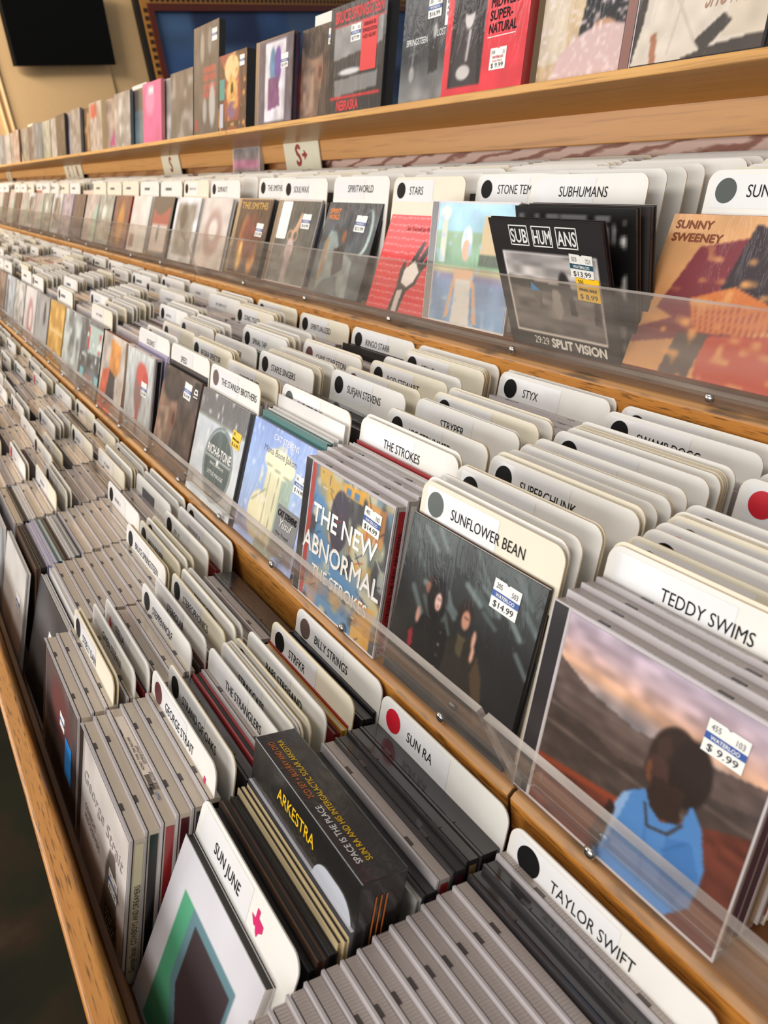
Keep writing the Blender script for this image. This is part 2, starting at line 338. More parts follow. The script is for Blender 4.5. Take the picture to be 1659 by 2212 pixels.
# television
tv = bpy.data.objects.new('wall_television', None); C.objects.link(tv)
tv.matrix_world = wallframe(WP + WN * 0.10 + WD * (-0.03) + Vector((0, 0, 0.985))) @ Matrix.Rotation(math.radians(3), 4, 'X')
tag(tv, 'black flat television mounted high on the tan wall, switched off', 'television')
BLK = mat('tv_black', '070606', 0.5, spec=0.2); SCR = mat('tv_screen', '040404', 0.4, spec=0.15)
mb = MB(); mb.box(-0.49, 0.49, -0.02, 0.025, -0.27, 0.28, BLK); bevel(mb.build('housing', tv), 0.004)
mb = MB(); mb.box(-0.475, 0.475, -0.023, -0.019, -0.255, 0.268, SCR); mb.build('screen', tv)
mb = MB(); mb.box(-0.2, 0.2, 0.025, 0.10, -0.12, 0.12, BLK); mb.build('wall_bracket', tv)
# framed mural
mr = bpy.data.objects.new('framed_mural', None); C.objects.link(mr)
mr.matrix_world = wallframe(WP + WD * 0.93 + Vector((0, 0, 0.0)) - WN * 0.03) @ Matrix.Rotation(math.radians(-3.5), 4, 'Z') @ Matrix.Rotation(math.radians(-1.2), 4, 'Y')
tag(mr, 'large blue patchwork painting in an ornate black, gold and red frame', 'painting')
FR = (mat('frame_black', '15120F', 0.4), mat('frame_gold', 'B07A35', 0.4), mat('frame_oxide', '5A1E10', 0.4), mat('frame_recess', '2E1A0C', 0.5))
W_, T_, B_ = 4.4, 1.315, -0.55
mb = MB()
for a, b_, m in ((0.0, 0.05, 0), (0.05, 0.115, 1), (0.115, 0.175, 2)):
    d0, d1 = -0.05 - 0.012 * m, 0.0
    mb.box(a, b_, d0, d1, B_ + a, T_ - a, FR[m]); mb.box(W_ - b_, W_ - a, d0, d1, B_ + a, T_ - a, FR[m])
    mb.box(b_, W_ - b_, d0, d1, T_ - b_, T_ - a, FR[m]); mb.box(b_, W_ - b_, d0, d1, B_ + a, B_ + b_, FR[m])
z = B_ + 0.13
while z < T_ - 0.17:
    mb.box(0.064, 0.102, -0.068, -0.0615, z, z + 0.032, FR[3]); mb.box(W_ - 0.102, W_ - 0.064, -0.068, -0.0615, z, z + 0.032, FR[3]); z += 0.062
x = 0.16
while x < W_ - 0.17:
    mb.box(x, x + 0.032, -0.068, -0.0615, T_ - 0.102, T_ - 0.064, FR[3]); x += 0.062
mb.build('frame', mr)
c = Cv(W_ - 0.35, T_ - B_ - 0.35, 96).fill('3E5A86').noise(5, 0.18)
for i in range(9):
    for j in range(5):
        c.rect(i / 9, j / 5, (i + 1) / 9, (j + 1) / 5, R_.choice(['2A3556', '3F5F92', '4A688F', '35507E', '4F6486', '56749C']), 0.7)
c.noise(12, 0.16).ell(0.56, 0.62, 0.13, 0.42, '2A1A18', 0.05).ell(0.56, 0.63, 0.12, 0.39, 'B03A2A', 0.04).rect(0.555, 0.12, 0.60, 0.24, 'E8B050')
link('canvas', c.mesh('canvas', printmat('mural_paint', 0.5, 0.1, 0)), mr, (0.175, -0.03, B_ + 0.175))

# ------------------------------------------------------------------ the record rack, one joined length per section
LZ, MZ, UZ = -0.5180, -0.3720, -0.2045          # bin floors
BND = [0.62, -0.268, -1.478, -2.672, -3.93, -5.12, -6.3]
def lip(parent, x0, x1, o, y0, z0, y1, z1):
    t = 0.0045; dy, dz = y1 - y0, z1 - z0; L = math.hypot(dy, dz); ny, nz = dz / L * t, -dy / L * t
    mb = MB()
    prof = [(y0, z0), (y1, z1), (y1 + ny, z1 + nz), (y0 + ny, z0 + nz + 0.0035), (y0 + 0.022, z0 + 0.0040), (y0 + 0.022, z0)]
    mb.prism([(y - o.y, z - o.z) for y, z in prof], x0 - o.x, x1 - o.x, [ACR, ACREDGE, ACR, ACR, ACREDGE, ACR], ACREDGE)
    return mb.build('acrylic_lip', parent)
def screw(parent, x, y, z):
    bm = bmesh.new(); bmesh.ops.create_uvsphere(bm, u_segments=14, v_segments=8, radius=0.0042)
    for v in bm.verts: v.co.y *= 0.6
    for f in bm.faces: f.smooth = True
    me = bpy.data.meshes.new('screw'); bm.to_mesh(me); bm.free(); me.materials.append(CHROME)
    return link('screw', me, parent, (x, y, z))
NAMES = ['nearest', 'second', 'third', 'fourth', 'fifth', 'farthest']
for i in range(6):
    xr, xl = BND[i] - 0.001, BND[i + 1] + 0.001
    ox = Vector(((xl + xr) / 2, 0.3, FZ))
    rk = bpy.data.objects.new('record_rack', None); C.objects.link(rk); rk.location = ox
    tag(rk, 'three-tier oak record rack, %s section counted from the right' % NAMES[i], 'record rack', 'rack sections in one row')
    def P(name, prof, m, caps=None, a=xl, b=xr):
        mb = MB(); mb.prism([(y - ox.y, z - ox.z) for y, z in prof], a - ox.x, b - ox.x, m, caps or m); return bevel(mb.build(name, rk), 0.0012)
    P('cabinet_base', [(0.02, FZ), (0.74, FZ), (0.74, -0.56), (0.02, -0.56)], PLY)
    P('front_rail', [(-0.0435, -0.66), (-0.027, -0.66), (-0.027, -0.438), (-0.029, -0.4355), (-0.0415, -0.4355), (-0.0435, -0.438)], OAK)
    P('bin_floor', [(-0.0265, -0.53), (0.2125, -0.53), (0.2125, LZ), (-0.0265, LZ)], BINFLOOR)
    P('inner_cleat', [(-0.0268, LZ), (-0.0205, LZ), (-0.0205, -0.4985), (-0.0268, -0.4985)], BINFLOOR)
    for nm, dy, y0, zt, zb in (('step_board', 0, 0.2135, -0.3700, -0.56), ('step_board', 0, 0.4835, -0.2165, -0.40)):
        P(nm, [(y0, zb), (y0 + 0.03, zb), (y0 + 0.03, zt), (y0 + 0.004, zt), (y0, zt - 0.003)], [OAKDK, OAK, OAKTOP, OAKTOP, OAK], OAKDK)
    P('bin_floor', [(0.245, -0.388), (0.4825, -0.388), (0.4825, MZ), (0.245, MZ)], BINFLOOR)
    P('bin_floor', [(0.515, -0.222), (0.728, -0.222), (0.728, UZ), (0.515, UZ)], BINFLOOR)
    P('back_panel', [(0.7285, -0.56), (0.745, -0.56), (0.745, 0.0), (0.7285, 0.0)], LAMPINK if i < 2 else LAMGOLD)
    P('trim_board', [(0.7135, -0.0465), (0.728, -0.0465), (0.728, 0.0), (0.7135, 0.0)], PLY)
    sx = math.sin(math.radians(13)); cx = math.cos(math.radians(13)); ya, za = 0.600, 0.0205; dl, th = 0.126, 0.0085
    P('display_shelf', [(ya, za), (ya - th * sx, za - th * cx), (ya - th * sx + dl * cx, za - th * cx - dl * sx), (ya + dl * cx, za - dl * sx)], [PLYEDGE, PLY, PLY, PLY], PLYEDGE)
    for (yy, zz, y1, z1, xs0, st, up_) in ((0.2195, -0.3700, 0.196, -0.298, -0.205, -0.137, 0), (0.490, -0.2165, 0.4752, -0.1365, -0.125, -0.224, 1)):
        l = lip(rk, xl + 0.002, xr - 0.002, ox, yy, zz, y1, z1)
        xs = xs0
        while xs > xl + 0.02:
            if xs < xr - 0.02: screw(l, xs - ox.x, yy - 0.0022 - ox.y, zz + 0.0062 - ox.z)
            xs += st
# ------------------------------------------------------------------ S signs hung on the trim board
SIGN = mat('sign_cream', 'ECE9CF', 0.4)
def sign(x, ch, lab, w=0.142, arrow=False):
    r = root('letter_sign', x, 0.7105, -0.108, 0); tag(r, lab, 'sign', 'letter signs above the top bins')
    mb = MB(); mb.plate(rrect(w, 0.108, 0.008), 0, 0.002, SIGN, EDGEW); mb.build('sign_board', r)
    mb = MB(); text(mb, ch, w * 0.5 - (0.012 if arrow else 0), 0.056, 0.036, mat('sign_red', 'A81E2A', 0.4), -0.0005, align='c', cond=1.0, bold=0.0016)
    if arrow:
        ax, az = w * 0.5 + 0.013, 0.073
        mb.poly([(ax - 0.002, az - 0.009), (ax + 0.011, az), (ax - 0.002, az + 0.009)], -0.0005, mat('sign_red', 'A81E2A', 0.4)); mb.rect(ax - 0.01, az - 0.0028, ax, az + 0.0028, -0.0005, mat('sign_red', 'A81E2A', 0.4))
    mb.build('lettering', r)
sign(-1.479, 'S', 'cream sign lettered with a red S and arrow, largest under the shelf', arrow=True)
sign(-2.238, 'S', 'cream sign with a single red S, next left of the arrow sign')
sign(-3.33, 'R', 'cream sign with a red R, third sign from the right')
sign(-3.48, 'S', 'cream sign with a red S, beside the red R sign')
sign(-4.98, 'R', 'small cream sign with a red letter, leftmost far down the rack')

# ------------------------------------------------------------------ stock: shared shapes
CW, CH, CT = 0.143, 0.1492, 0.0010
def plate_me(name, w, h, t, m, e, r=0.010):
    mb = MB(); mb.plate(rrect(w, h, r, bottom=False), 0, t, m, e); return mb.mesh(name)
CARD_ME = {'w': plate_me('card', CW, CH, CT, CARD, EDGE), 'c': plate_me('card', CW, CH, CT, CARDC, EDGE), 'b': plate_me('card', CW, CH, CT, CARD, EDGEW)}
mb = MB(); mb.rect(0.006, CH - 0.0275, 0.084, CH - 0.0035, -0.00015, PAPER); STRIP_ME = mb.mesh('label_strip')
def dot_me(m):
    mb = MB(); mb.disc(0.0175, CH - 0.0150, 0.0092, 0.0092, -0.0003, m); return mb.mesh('dot')
DOT_ME = {k: dot_me(m) for k, m in DOTS.items()}
DOTN = {'k': 'black dot', 'r': 'red dot', 'd': 'dark red dot', 'g': 'grey dot', 'n': 'brown dot', '': 'no dot'}
TEX = [(0, .0), (.12, 0), (.12, .25), (.3, .25), (.36, .42), (.5, .5), (.62, .4), (1, .46), (.98, .75), (.72, 1), (.62, 1.3), (.5, 1.05), (.36, .88), (.22, .95), (0, .6)]
def texas(x, z, s, m, rot=0):
    mb = MB(); c_, s_ = math.cos(rot), math.sin(rot)
    mb.poly([(x + s * (a * c_ + b * s_), z - s * (b * c_ - a * s_)) for a, b in [(.32, 0), (.56, 0), (.56, .28), (.98, .34), (1, .62), (.76, .8), (.66, 1.05), (.52, .92), (.44, .74), (.3, .78), (.0, .46), (.32, .46)]], -0.0003, m)
    return mb
JW, JH, JT = 0.142, 0.125, 0.0104
def jewel_meshes(v, sp, t=JT):
    tray, lid = {'t': (TRAY, LIDC), 'b': (TRAYB, LIDC), 'd': (TRAYD, LIDDK)}[v]
    a = MB(); a.box(0, JW, 0, 0.0018, 0, JH, lid); a.box(0.002, JW - 0.002, 0.0018, 0.0028, 0.0012, JH - 0.0012, GROOVE)
    b = MB(); b.box(0.0003, JW - 0.0003, 0.0028, t - 0.0004, 0.0003, JH - 0.0003, tray)
    b.box(0.0003, JW - 0.0003, t - 0.0004, t, 0.0003, JH - 0.0010, lid)
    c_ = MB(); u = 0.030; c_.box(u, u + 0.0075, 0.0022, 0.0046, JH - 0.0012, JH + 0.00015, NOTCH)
    d = MB(); x = JW; d.face([(x, 0.0036, 0.004), (x, t - 0.0012, 0.004), (x, t - 0.0012, JH - 0.004), (x, 0.0036, JH - 0.004)], SPINES[sp])
    return a, b, c_, d
_jm = {}
def jewel_set(v, sp, t=JT):
    k = (v, sp, t)
    if k not in _jm:
        a, b, c_, d = jewel_meshes(v, sp, t)
        one = MB()
        for q in (a, b, c_, d):
            n = len(one.v); one.v += q.v; one.f += [tuple(n + i for i in f) for f in q.f]; one.m += [one.mi(q.mats[i]) for i in q.m]
        _jm[k] = (a.mesh('lid'), b.mesh('tray'), c_.mesh('hinge_tab'), d.mesh('spine_card'), one.mesh('jewel_case'))
    return _jm[k]
SLV = {'k': '1B1A1C', 'w': 'DEDBD6', 'c': 'DCC79A', 'r': 'A02A2E', 'g': '6A6C70', 'b': '3B5C8A', 'n': '5A4234', 't': '2F6A66', 'l': 'A9A3C4', 'y': 'D2A640', 'o': 'C8602E', 'p': 'C97A7C'}
SLN = {'k': 'black', 'w': 'white', 'c': 'cream', 'r': 'red', 'g': 'grey', 'b': 'blue', 'n': 'brown', 't': 'teal', 'l': 'lilac', 'y': 'mustard', 'o': 'orange', 'p': 'pink'}
_sl = {}
def sleeve_me(c_, t, w=0.140, h=JH):
    k = (c_, t, w, h)
    if k not in _sl:
        m = mat('sleeve_' + SLN[c_], SLV[c_], 0.35, coat=0.4); e = mat('sleeve_board_' + ('tan' if c_ in 'kcnro' else 'pale'), 'C9AE8C' if c_ in 'cno' else ('2C2826' if c_ == 'k' else 'D5CFC8'), 0.6)
        mb = MB(); mb.box(0, w, 0, t * 0.2, 0, h, m); mb.box(0, w - 0.001, t * 0.2, t * 0.8, 0.0006, h - 0.001, e, right=m); mb.box(0, w, t * 0.8, t, 0, h, m)
        _sl[k] = mb.mesh('sleeve')
    return _sl[k]

# ------------------------------------------------------------------ where the stock stands
TIER = {'L': ('lower', LZ, 17, -0.2545, -0.147), 'M': ('middle', MZ, 17, -0.272, -0.1515), 'U': ('top', UZ, 15, -0.430, -0.1545)}
ITEMS = []
def colx(t, k): return TIER[t][3] + TIER[t][4] * k
def put(t, k, kind, ytop, lean=None, dx=0.0, yaw=0.0, roll=0.0, dz=0.0, **a):
    _, fz, ln, _, _ = TIER[t]; lean = ln if lean is None else lean
    h = {'C': CH, 'J': JH, 'D': JH, 'B': a.get('h', JH)}[kind]; th = {'C': CT, 'J': a.get('th', JT), 'D': a.get('th', 0.006), 'B': a.get('th', 0.03)}[kind]
    s = math.sin(math.radians(lean)); y = ytop - h * s; z = fz + th * s + dz + 0.0002
    x = colx(t, k) + dx
    ITEMS.append(dict(t=t, k=k, kind=kind, x=x, y=y, z=z, lean=lean, yaw=yaw, roll=roll, th=th, h=h, d=math.sqrt(x * x + (y + .04) ** 2 + (z + .12) ** 2), a=a))
def C_(t, k, y, txt='', dot='', col=None, **a): put(t, k, 'C', y, txt=txt, dot=dot, col=col or R_.choice('wwwc'), dx=a.pop('dx', R_.uniform(-.0012, .0012)), dz=R_.uniform(-.001, .0015), **a)
def J_(t, k, y, v=None, sp=None, **a): put(t, k, 'J', y, v=v or R_.choice('ttbb'), sp=R_.randrange(8) if sp is None else sp, dx=a.pop('dx', R_.uniform(-.0012, .0012)), dz=a.pop('dz', R_.uniform(0, .0012)), **a)
def D_(t, k, y, c_, th=0.006, **a): put(t, k, 'D', y, c=c_, th=th, dx=a.pop('dx', 0.001 + R_.uniform(-.0012, .0012)), dz=a.pop('dz', R_.uniform(0, .001)), **a)
def JJ(t, k, y0, n, step=0.0107, **a):
    for i in range(n): J_(t, k, y0 + i * step, **a)
# lower tier, first columns as they stand in the shop
JJ('L', 0, 0.0085, 15, v='t'); J_('L', 0, 0.1705, v='d', sp=1); J_('L', 0, 0.1812, v='d', sp=1); J_('L', 0, 0.1922, v='t', dz=0.0005)
C_('L', 0, 0.2055, 'TAYLOR SWIFT', 'k', 'b')
for y, c_, th, l_ in ((.0668, 'k', .0055, 22), (.073, 'n', .006, 20), (.0795, 'k', .006, 18)): D_('L', 1, y, c_, th, dz=.002, lean=l_)
for y in (.0862, .0896, .0930): D_('L', 1, y, 'c', .0033, dz=.005)
D_('L', 1, .1368, 'w', .004, dz=-.004 + .004)
J_('L', 1, .1412, 'd', 5, dz=0); J_('L', 1, .1518, 't', 6, dz=.003); J_('L', 1, .1625, 'd', 0, dz=.003); J_('L', 1, .1735, 'd', 7, dz=.002); J_('L', 1, .1842, 'd', 1, dz=-.004, th=.022)
C_('L', 1, .2075, 'SUN RA', 'r', 'b')
for y, s in ((.022, 1), (.033, 6), (.0436, 0), (.0542, 3), (.0648, 1)): J_('L', 2, y, 'b', s)
C_('L', 2, .077, 'GEORGE STRAIT', 'd', 'b', tex=1); C_('L', 2, .0905, 'STRAND OF OAKS', 'k', 'w')
J_('L', 2, .094, 'd', 1); D_('L', 2, .1055, 'r', .007, dz=.001); J_('L', 2, .1135, 't', 1)
C_('L', 2, .1260, 'THE STRANGLERS', '', 'b'); C_('L', 2, .1375, 'STRAY CATS', '', 'w'); C_('L', 2, .1402, '', '', 'b'); C_('L', 2, .1428, '', '', 'w'); C_('L', 2, .1490, '', 'k', 'c', tex=2)
C_('L', 2, .1615, 'BABS STREISAND', '', 'b'); D_('L', 2, .1655, 'r', .005); D_('L', 2, .1715, 'y', .005); D_('L', 2, .1775, 'r', .005)
C_('L', 2, .1845, 'STRFKR', 'k', 'c'); J_('L', 2, .1885, 'd', 1); D_('L', 2, .2, 'k', .008)
C_('L', 2, .2105, 'BILLY STRINGS', 'n', 'b')
for y in (.0222, .0330): J_('L', 3, y, 'b', 2)
C_('L', 3, .0455, 'STEELY DAN', 'k', 'c'); C_('L', 3, .0490, '', '', 'c'); J_('L', 3, .0505, 'b', 2, dz=0); C_('L', 3, .0625, 'GWEN STEFANI', '', 'b'); D_('L', 3, .0645, 'r', .004, dz=0); D_('L', 3, .069, 'o', .004, dz=0)
C_('L', 3, .0745, 'STELLA', '', 'b', tex=3); JJ('L', 3, .0785, 3, v='b'); C_('L', 3, .1115, 'STEPPENWOLF', 'k', 'b'); D_('L', 3, .1135, 'n', .004); D_('L', 3, .118, 'r', .005); C_('L', 3, .1250, 'STEREOLAB', '', 'b')
J_('L', 3, .1270, 't'); C_('L', 3, .1420, 'STEREOPHONICS', 'k', 'c'); D_('L', 3, .145, 'y', .004); C_('L', 3, .1520, 'MARNIE STERN', '', 'w'); C_('L', 3, .1580, '', '', 'b'); J_('L', 3, .160, 't'); J_('L', 3, .171, 't'); J_('L', 3, .182, 'd', 1, th=.022, dz=-.003)
D_('L', 4, .043, 'w', .004, dz=0); JJ('L', 4, .0475, 8, v='b'); C_('L', 4, .1370, 'BRUCE SPRINGSTEEN', 'k', 'w'); C_('L', 4, .1395, '', '', 'c'); C_('L', 4, .1520, 'BILLY SQUIER', 'k', 'c'); C_('L', 4, .1600, '', 'k', 'w'); C_('L', 4, .1665, '', '', 'c')
C_('L', 4, .1830, '', 'k', 'w', lines=1); D_('L', 4, .186, 'r', .005); C_('L', 4, .1990, '', '', 'b', lines=1); C_('L', 4, .2100, '', 'k', 'b', lines=1, tex=2)
y = .030
for c_ in 'nklltnwg': D_('L', 5, y, c_, .0055); y += .0062
JJ('L', 5, y + .002, 6, v='b'); C_('L', 5, .1530, '', 'k', 'b', lines=1); JJ('L', 5, .1550, 3, v='t'); C_('L', 5, .1905, '', '', 'b', plaque=1); C_('L', 5, .2010, 'THE SPECIALS', '', 'b'); C_('L', 5, .2090, '', '', 'w')
# middle tier
for y in (.2680, .2787, .2893): J_('M', 0, y, 't', dz=.001)
C_('M', 0, .3015, 'TEDDY SWIMS', '', 'w'); C_('M', 0, .3040, '', '', 'c'); C_('M', 0, .3165, '', 'k', 'c'); C_('M', 0, .3310, '', 'k', 'w'); C_('M', 0, .3410, '', 'r', 'w'); C_('M', 0, .3515, '', 'k', 'c'); C_('M', 0, .3540, '', '', 'c'); C_('M', 0, .3565, '', '', 'w')
C_('M', 0, .3690, 'SYSTEM OF A DOWN', 'k', 'b'); JJ('M', 0, .373, 3, v='t'); C_('M', 0, .4230, '', 'r', 'w'); C_('M', 0, .44, '', 'k', 'w', lines=1); C_('M', 0, .46, '', '', 'w', lines=1); C_('M', 0, .476, '', '', 'c')
D_('M', 1, .2665, 'n', .003, dz=-.001); 
C_('M', 1, .2755, 'SUNFLOWER BEAN', 'g', 'c'); C_('M', 1, .2800, '', '', 'w'); C_('M', 1, .2890, '', 'k', 'w'); C_('M', 1, .3070, '', 'k', 'w'); C_('M', 1, .3095, '', '', 'c'); C_('M', 1, .3380, 'SUPERCHUNK', 'k', 'w'); C_('M', 1, .3430, '', '', 'c'); C_('M', 1, .3545, '', 'k', 'w'); C_('M', 1, .3665, 'SUPERHEAVEN', '', 'b'); C_('M', 1, .3690, '', '', 'c')
C_('M', 1, .3830, 'SUPERSUCKERS', '', 'w'); C_('M', 1, .4040, '', 'k', 'w', lines=1); C_('M', 1, .4140, '', 'k', 'w', lines=1)
for y in (.4180, .4205, .4230): C_('M', 1, y, '', '', 'c')
C_('M', 1, .4290, '', '', 'b'); JJ('M', 1, .4365, 2, v='t'); C_('M', 1, .4600, 'SWAMP DOGG', 'k', 'b'); C_('M', 1, .4780, '', 'k', 'w')
for i in range(3): J_('M', 2, .2650 + .0105 * i, 't')
D_('M', 2, .2975, 'w', .005); D_('M', 2, .3055, 'r', .005)
C_('M', 2, .3145, 'THE STROKES', '', 'w'); C_('M', 2, .3185, '', '', 'w'); C_('M', 2, .3420, 'JOE STRUMMER', 'k', 'w'); C_('M', 2, .3445, '', 'k', 'c'); C_('M', 2, .3750, 'STRYPER', '', 'w'); C_('M', 2, .3775, '', '', 'b'); C_('M', 2, .3955, '', 'k', 'c'); C_('M', 2, .4090, 'HARRY STYLES', '', 'w'); C_('M', 2, .4115, '', '', 'c')
JJ('M', 2, .416, 5, v='t'); C_('M', 2, .4760, 'STYX', 'k', 'b'); C_('M', 2, .4840, '', 'k', 'w')
for y, c_ in ((.2800, 't'), (.2862, 'w'), (.2922, 'w')): D_('M', 3, y, c_, .006, dz=.001)
D_('M', 3, .3005, 'w', .0065, dz=.012)
C_('M', 3, .3085, 'CAT STEVENS', 'g', 'w'); JJ('M', 3, .316, 3, v='d', sp=1); C_('M', 3, .3680, 'SUFJAN STEVENS', 'k', 'b'); C_('M', 3, .3850, '', 'd', 'c'); JJ('M', 3, .388, 2); C_('M', 3, .4180, 'ROD STEWART', 'k', 'c'); C_('M', 3, .4340, '', '', 'b'); J_('M', 3, .438, 't')
C_('M', 3, .4620, 'STING', 'k', 'c')
for y in (.4650, .4680, .4710): C_('M', 3, y, '', '', 'c')
C_('M', 3, .4820, '', '', 'w')
D_('M', 4, .2815, 'w', .0035); C_('M', 4, .2860, 'THE STANLEY BROTHERS', 'n', 'w'); JJ('M', 4, .289, 1); C_('M', 4, .3070, 'SCOTT STAPP', '', 'c'); C_('M', 4, .3095, '', '', 'w'); JJ('M', 4, .312, 3, v='t'); C_('M', 4, .3500, 'STAPLE SINGERS', 'k', 'w'); C_('M', 4, .3590, '', 'k', 'c'); C_('M', 4, .3615, '', '', 'c')
C_('M', 4, .3760, '', '', 'b'); C_('M', 4, .3785, '', '', 'c'); JJ('M', 4, .381, 2); C_('M', 4, .4100, 'CHRIS STAPLETON', 'd', 'w'); C_('M', 4, .4125, '', '', 'c'); JJ('M', 4, .416, 3, v='t'); D_('M', 4, .4640, 'k', .012, dz=.003); C_('M', 4, .4820, 'RINGO STARR', 'k', 'b')
D_('M', 5, .2810, 'k', .006); C_('M', 5, .2880, 'SPEED', '', 'w'); C_('M', 5, .2905, '', 'k', 'w'); J_('M', 5, .293, 't'); C_('M', 5, .3180, 'REGINA SPEKTOR', 'k', 'c')
for y in (.3205, .3230, .3255): C_('M', 5, y, '', '', 'c')
J_('M', 5, .328, 't'); C_('M', 5, .3500, 'PHIL SPECTOR', '', 'w'); D_('M', 5, .360, 't', .008, dz=.01); JJ('M', 5, .37, 1); C_('M', 5, .3920, 'SPINAL TAP', 'k', 'b'); C_('M', 5, .3950, '', 'k', 'w'); C_('M', 5, .4030, '', '', 'c'); C_('M', 5, .4110, '', '', 'w'); C_('M', 5, .4270, '', '', 'b'); C_('M', 5, .4330, '', '', 'w'); JJ('M', 5, .437, 3, v='t'); C_('M', 5, .4830, 'SPIRITUALIZED', 'k', 'c')
D_('M', 6, .2800, 'l', .007); C_('M', 6, .2880, 'SOLENCE', '', 'w'); C_('M', 6, .3000, '', 'k', 'w'); C_('M', 6, .3250, '', 'k', 'c'); JJ('M', 6, .329, 1)
for y in (.3520, .3560, .3610, .3680, .3780): C_('M', 6, y, '', 'k' if y == .352 else '', None)
JJ('M', 6, .383, 5, v='t'); C_('M', 6, .4450, 'SONIC YOUTH', 'k', 'c')
for y in (.4475, .4500, .4525, .4550): C_('M', 6, y, '', '', 'c')
C_('M', 6, .4620, '', '', 'w'); C_('M', 6, .4830, '', 'k', 'c')
# top tier: cards stand behind the face-out discs
UC = {0: [(.566, 'SUNNY SWEENEY', 'g', 'w'), (.590, '', '', 'c'), (.612, '', '', 'w')], 1: [(.5585, 'SUBHUMANS', '', 'w'), (.580, '', 'k', 'w'), (.606, '', '', 'w'), (.630, '', '', 'w')], 2: [(.572, 'STONE TEMPLE PILOTS', 'k', 'w'), (.596, '', 'k', 'w'), (.624, '', '', 'w')],
      3: [(.560, 'STARS', 'k', 'c'), (.586, '', 'k', 'w'), (.615, '', '', 'w')], 4: [(.562, 'SPIRITWORLD', '', 'w'), (.588, '', 'k', 'w'), (.62, '', '', 'w')], 5: [(.563, 'SOULWAX', 'k', 'w'), (.59, '', '', 'w')], 6: [(.570, 'THE SMITHS', 'k', 'w'), (.60, '', '', 'w')], 7: [(.566, 'SLIPKNOT', 'k', 'w'), (.60, '', 'k', 'w')], 8: [(.566, '', 'k', 'c'), (.60, '', '', 'w')]}
UDX = {0: .008, 1: -.030, 2: .024, 3: .03, 4: .026, 5: .015, 6: .06, 7: .0, 8: .0}
for k, lst in UC.items():
    for y, tx, dt, cl in lst: C_('U', k, y, tx, dt, cl, dx=UDX[k] + R_.uniform(-.002, .002), lines=0 if tx else 1)
    y = .632 if k > 1 else .645
    while y < .716:
        C_('U', k, y, '', R_.choice(['', '', 'k']), None); y += R_.uniform(.0035, .016)
    if k in (0, 2, 5): J_('U', k, .577, 'd', 1)
# the rest of each row, filled the way the near columns are
def fill_col(t, k, y0, y1, pcard):
    y = y0
    while y < y1:
        if R_.random() < pcard:
            for _ in range(R_.choice([1, 1, 2, 2, 3])):
                if y < y1: C_(t, k, y, '', R_.choice(['k', 'k', '', '', 'r' if R_.random() < .3 else 'k']), None, lines=1)
                y += R_.uniform(.003, .013)
        else:
            for _ in range(R_.choice([1, 2, 3, 4])):
                if y < y1 - .009:
                    if R_.random() < .13: D_(t, k, y, R_.choice('kwrgnclb'), .006); y += .007
                    else: J_(t, k, y, 'd' if R_.random() < .1 else None); y += .0108
    C_(t, k, y1 + .003, '', R_.choice(['k', '']), None, lines=1)
for k in range(6, 36): fill_col('L', k, .030, .204, .42)
for k in range(7, 38): fill_col('M', k, .289, .476, .50)
for k in range(9, 36): fill_col('U', k, .566, .712, .75)

# ------------------------------------------------------------------ stand the stock in the bins
ORD = 'zero first second third fourth fifth sixth seventh eighth ninth tenth eleventh twelfth thirteenth fourteenth fifteenth sixteenth seventeenth eighteenth nineteenth twentieth'.split()
def ordw(n):
    if n <= 20: return ORD[n]
    t_, u_ = divmod(n, 10)
    return {2: 'twenty', 3: 'thirty', 4: 'forty'}[t_] + '-' + ORD[u_] if u_ else {3: 'thirtieth', 4: 'fortieth'}[t_]
ITEMS.sort(key=lambda i: (i['t'], i['k'], i['y'] + (.01 if i['kind'] == 'C' else 0)))
cnt = {}
for it in ITEMS:
    key = (it['t'], it['k'], it['kind']); cnt[key] = cnt.get(key, 0) + 1; it['n'] = cnt[key]
ONE = {}
for kd in 'CJD':
    for it in sorted([i for i in ITEMS if i['kind'] == kd], key=lambda i: i['d'])[:298 if kd != 'D' else 120]: ONE[id(it)] = 1
GRP = {'C': 'divider cards in the %s bins', 'J': 'jewel cases in the %s bins', 'D': 'card sleeves in the %s bins'}
CATS = {'C': 'divider card', 'J': 'cd case', 'D': 'cd sleeve'}
REST = {}
def scribble(mb, x, z, n, m, cap=.0055):          # writing too small to read from the aisle
    for i in range(n):
        mb.rect(x, z + R_.uniform(0, .001), x + .0011, z + cap - R_.uniform(0, .001), -.0004, m); x += .0034
        if R_.random() < .15: x += .003
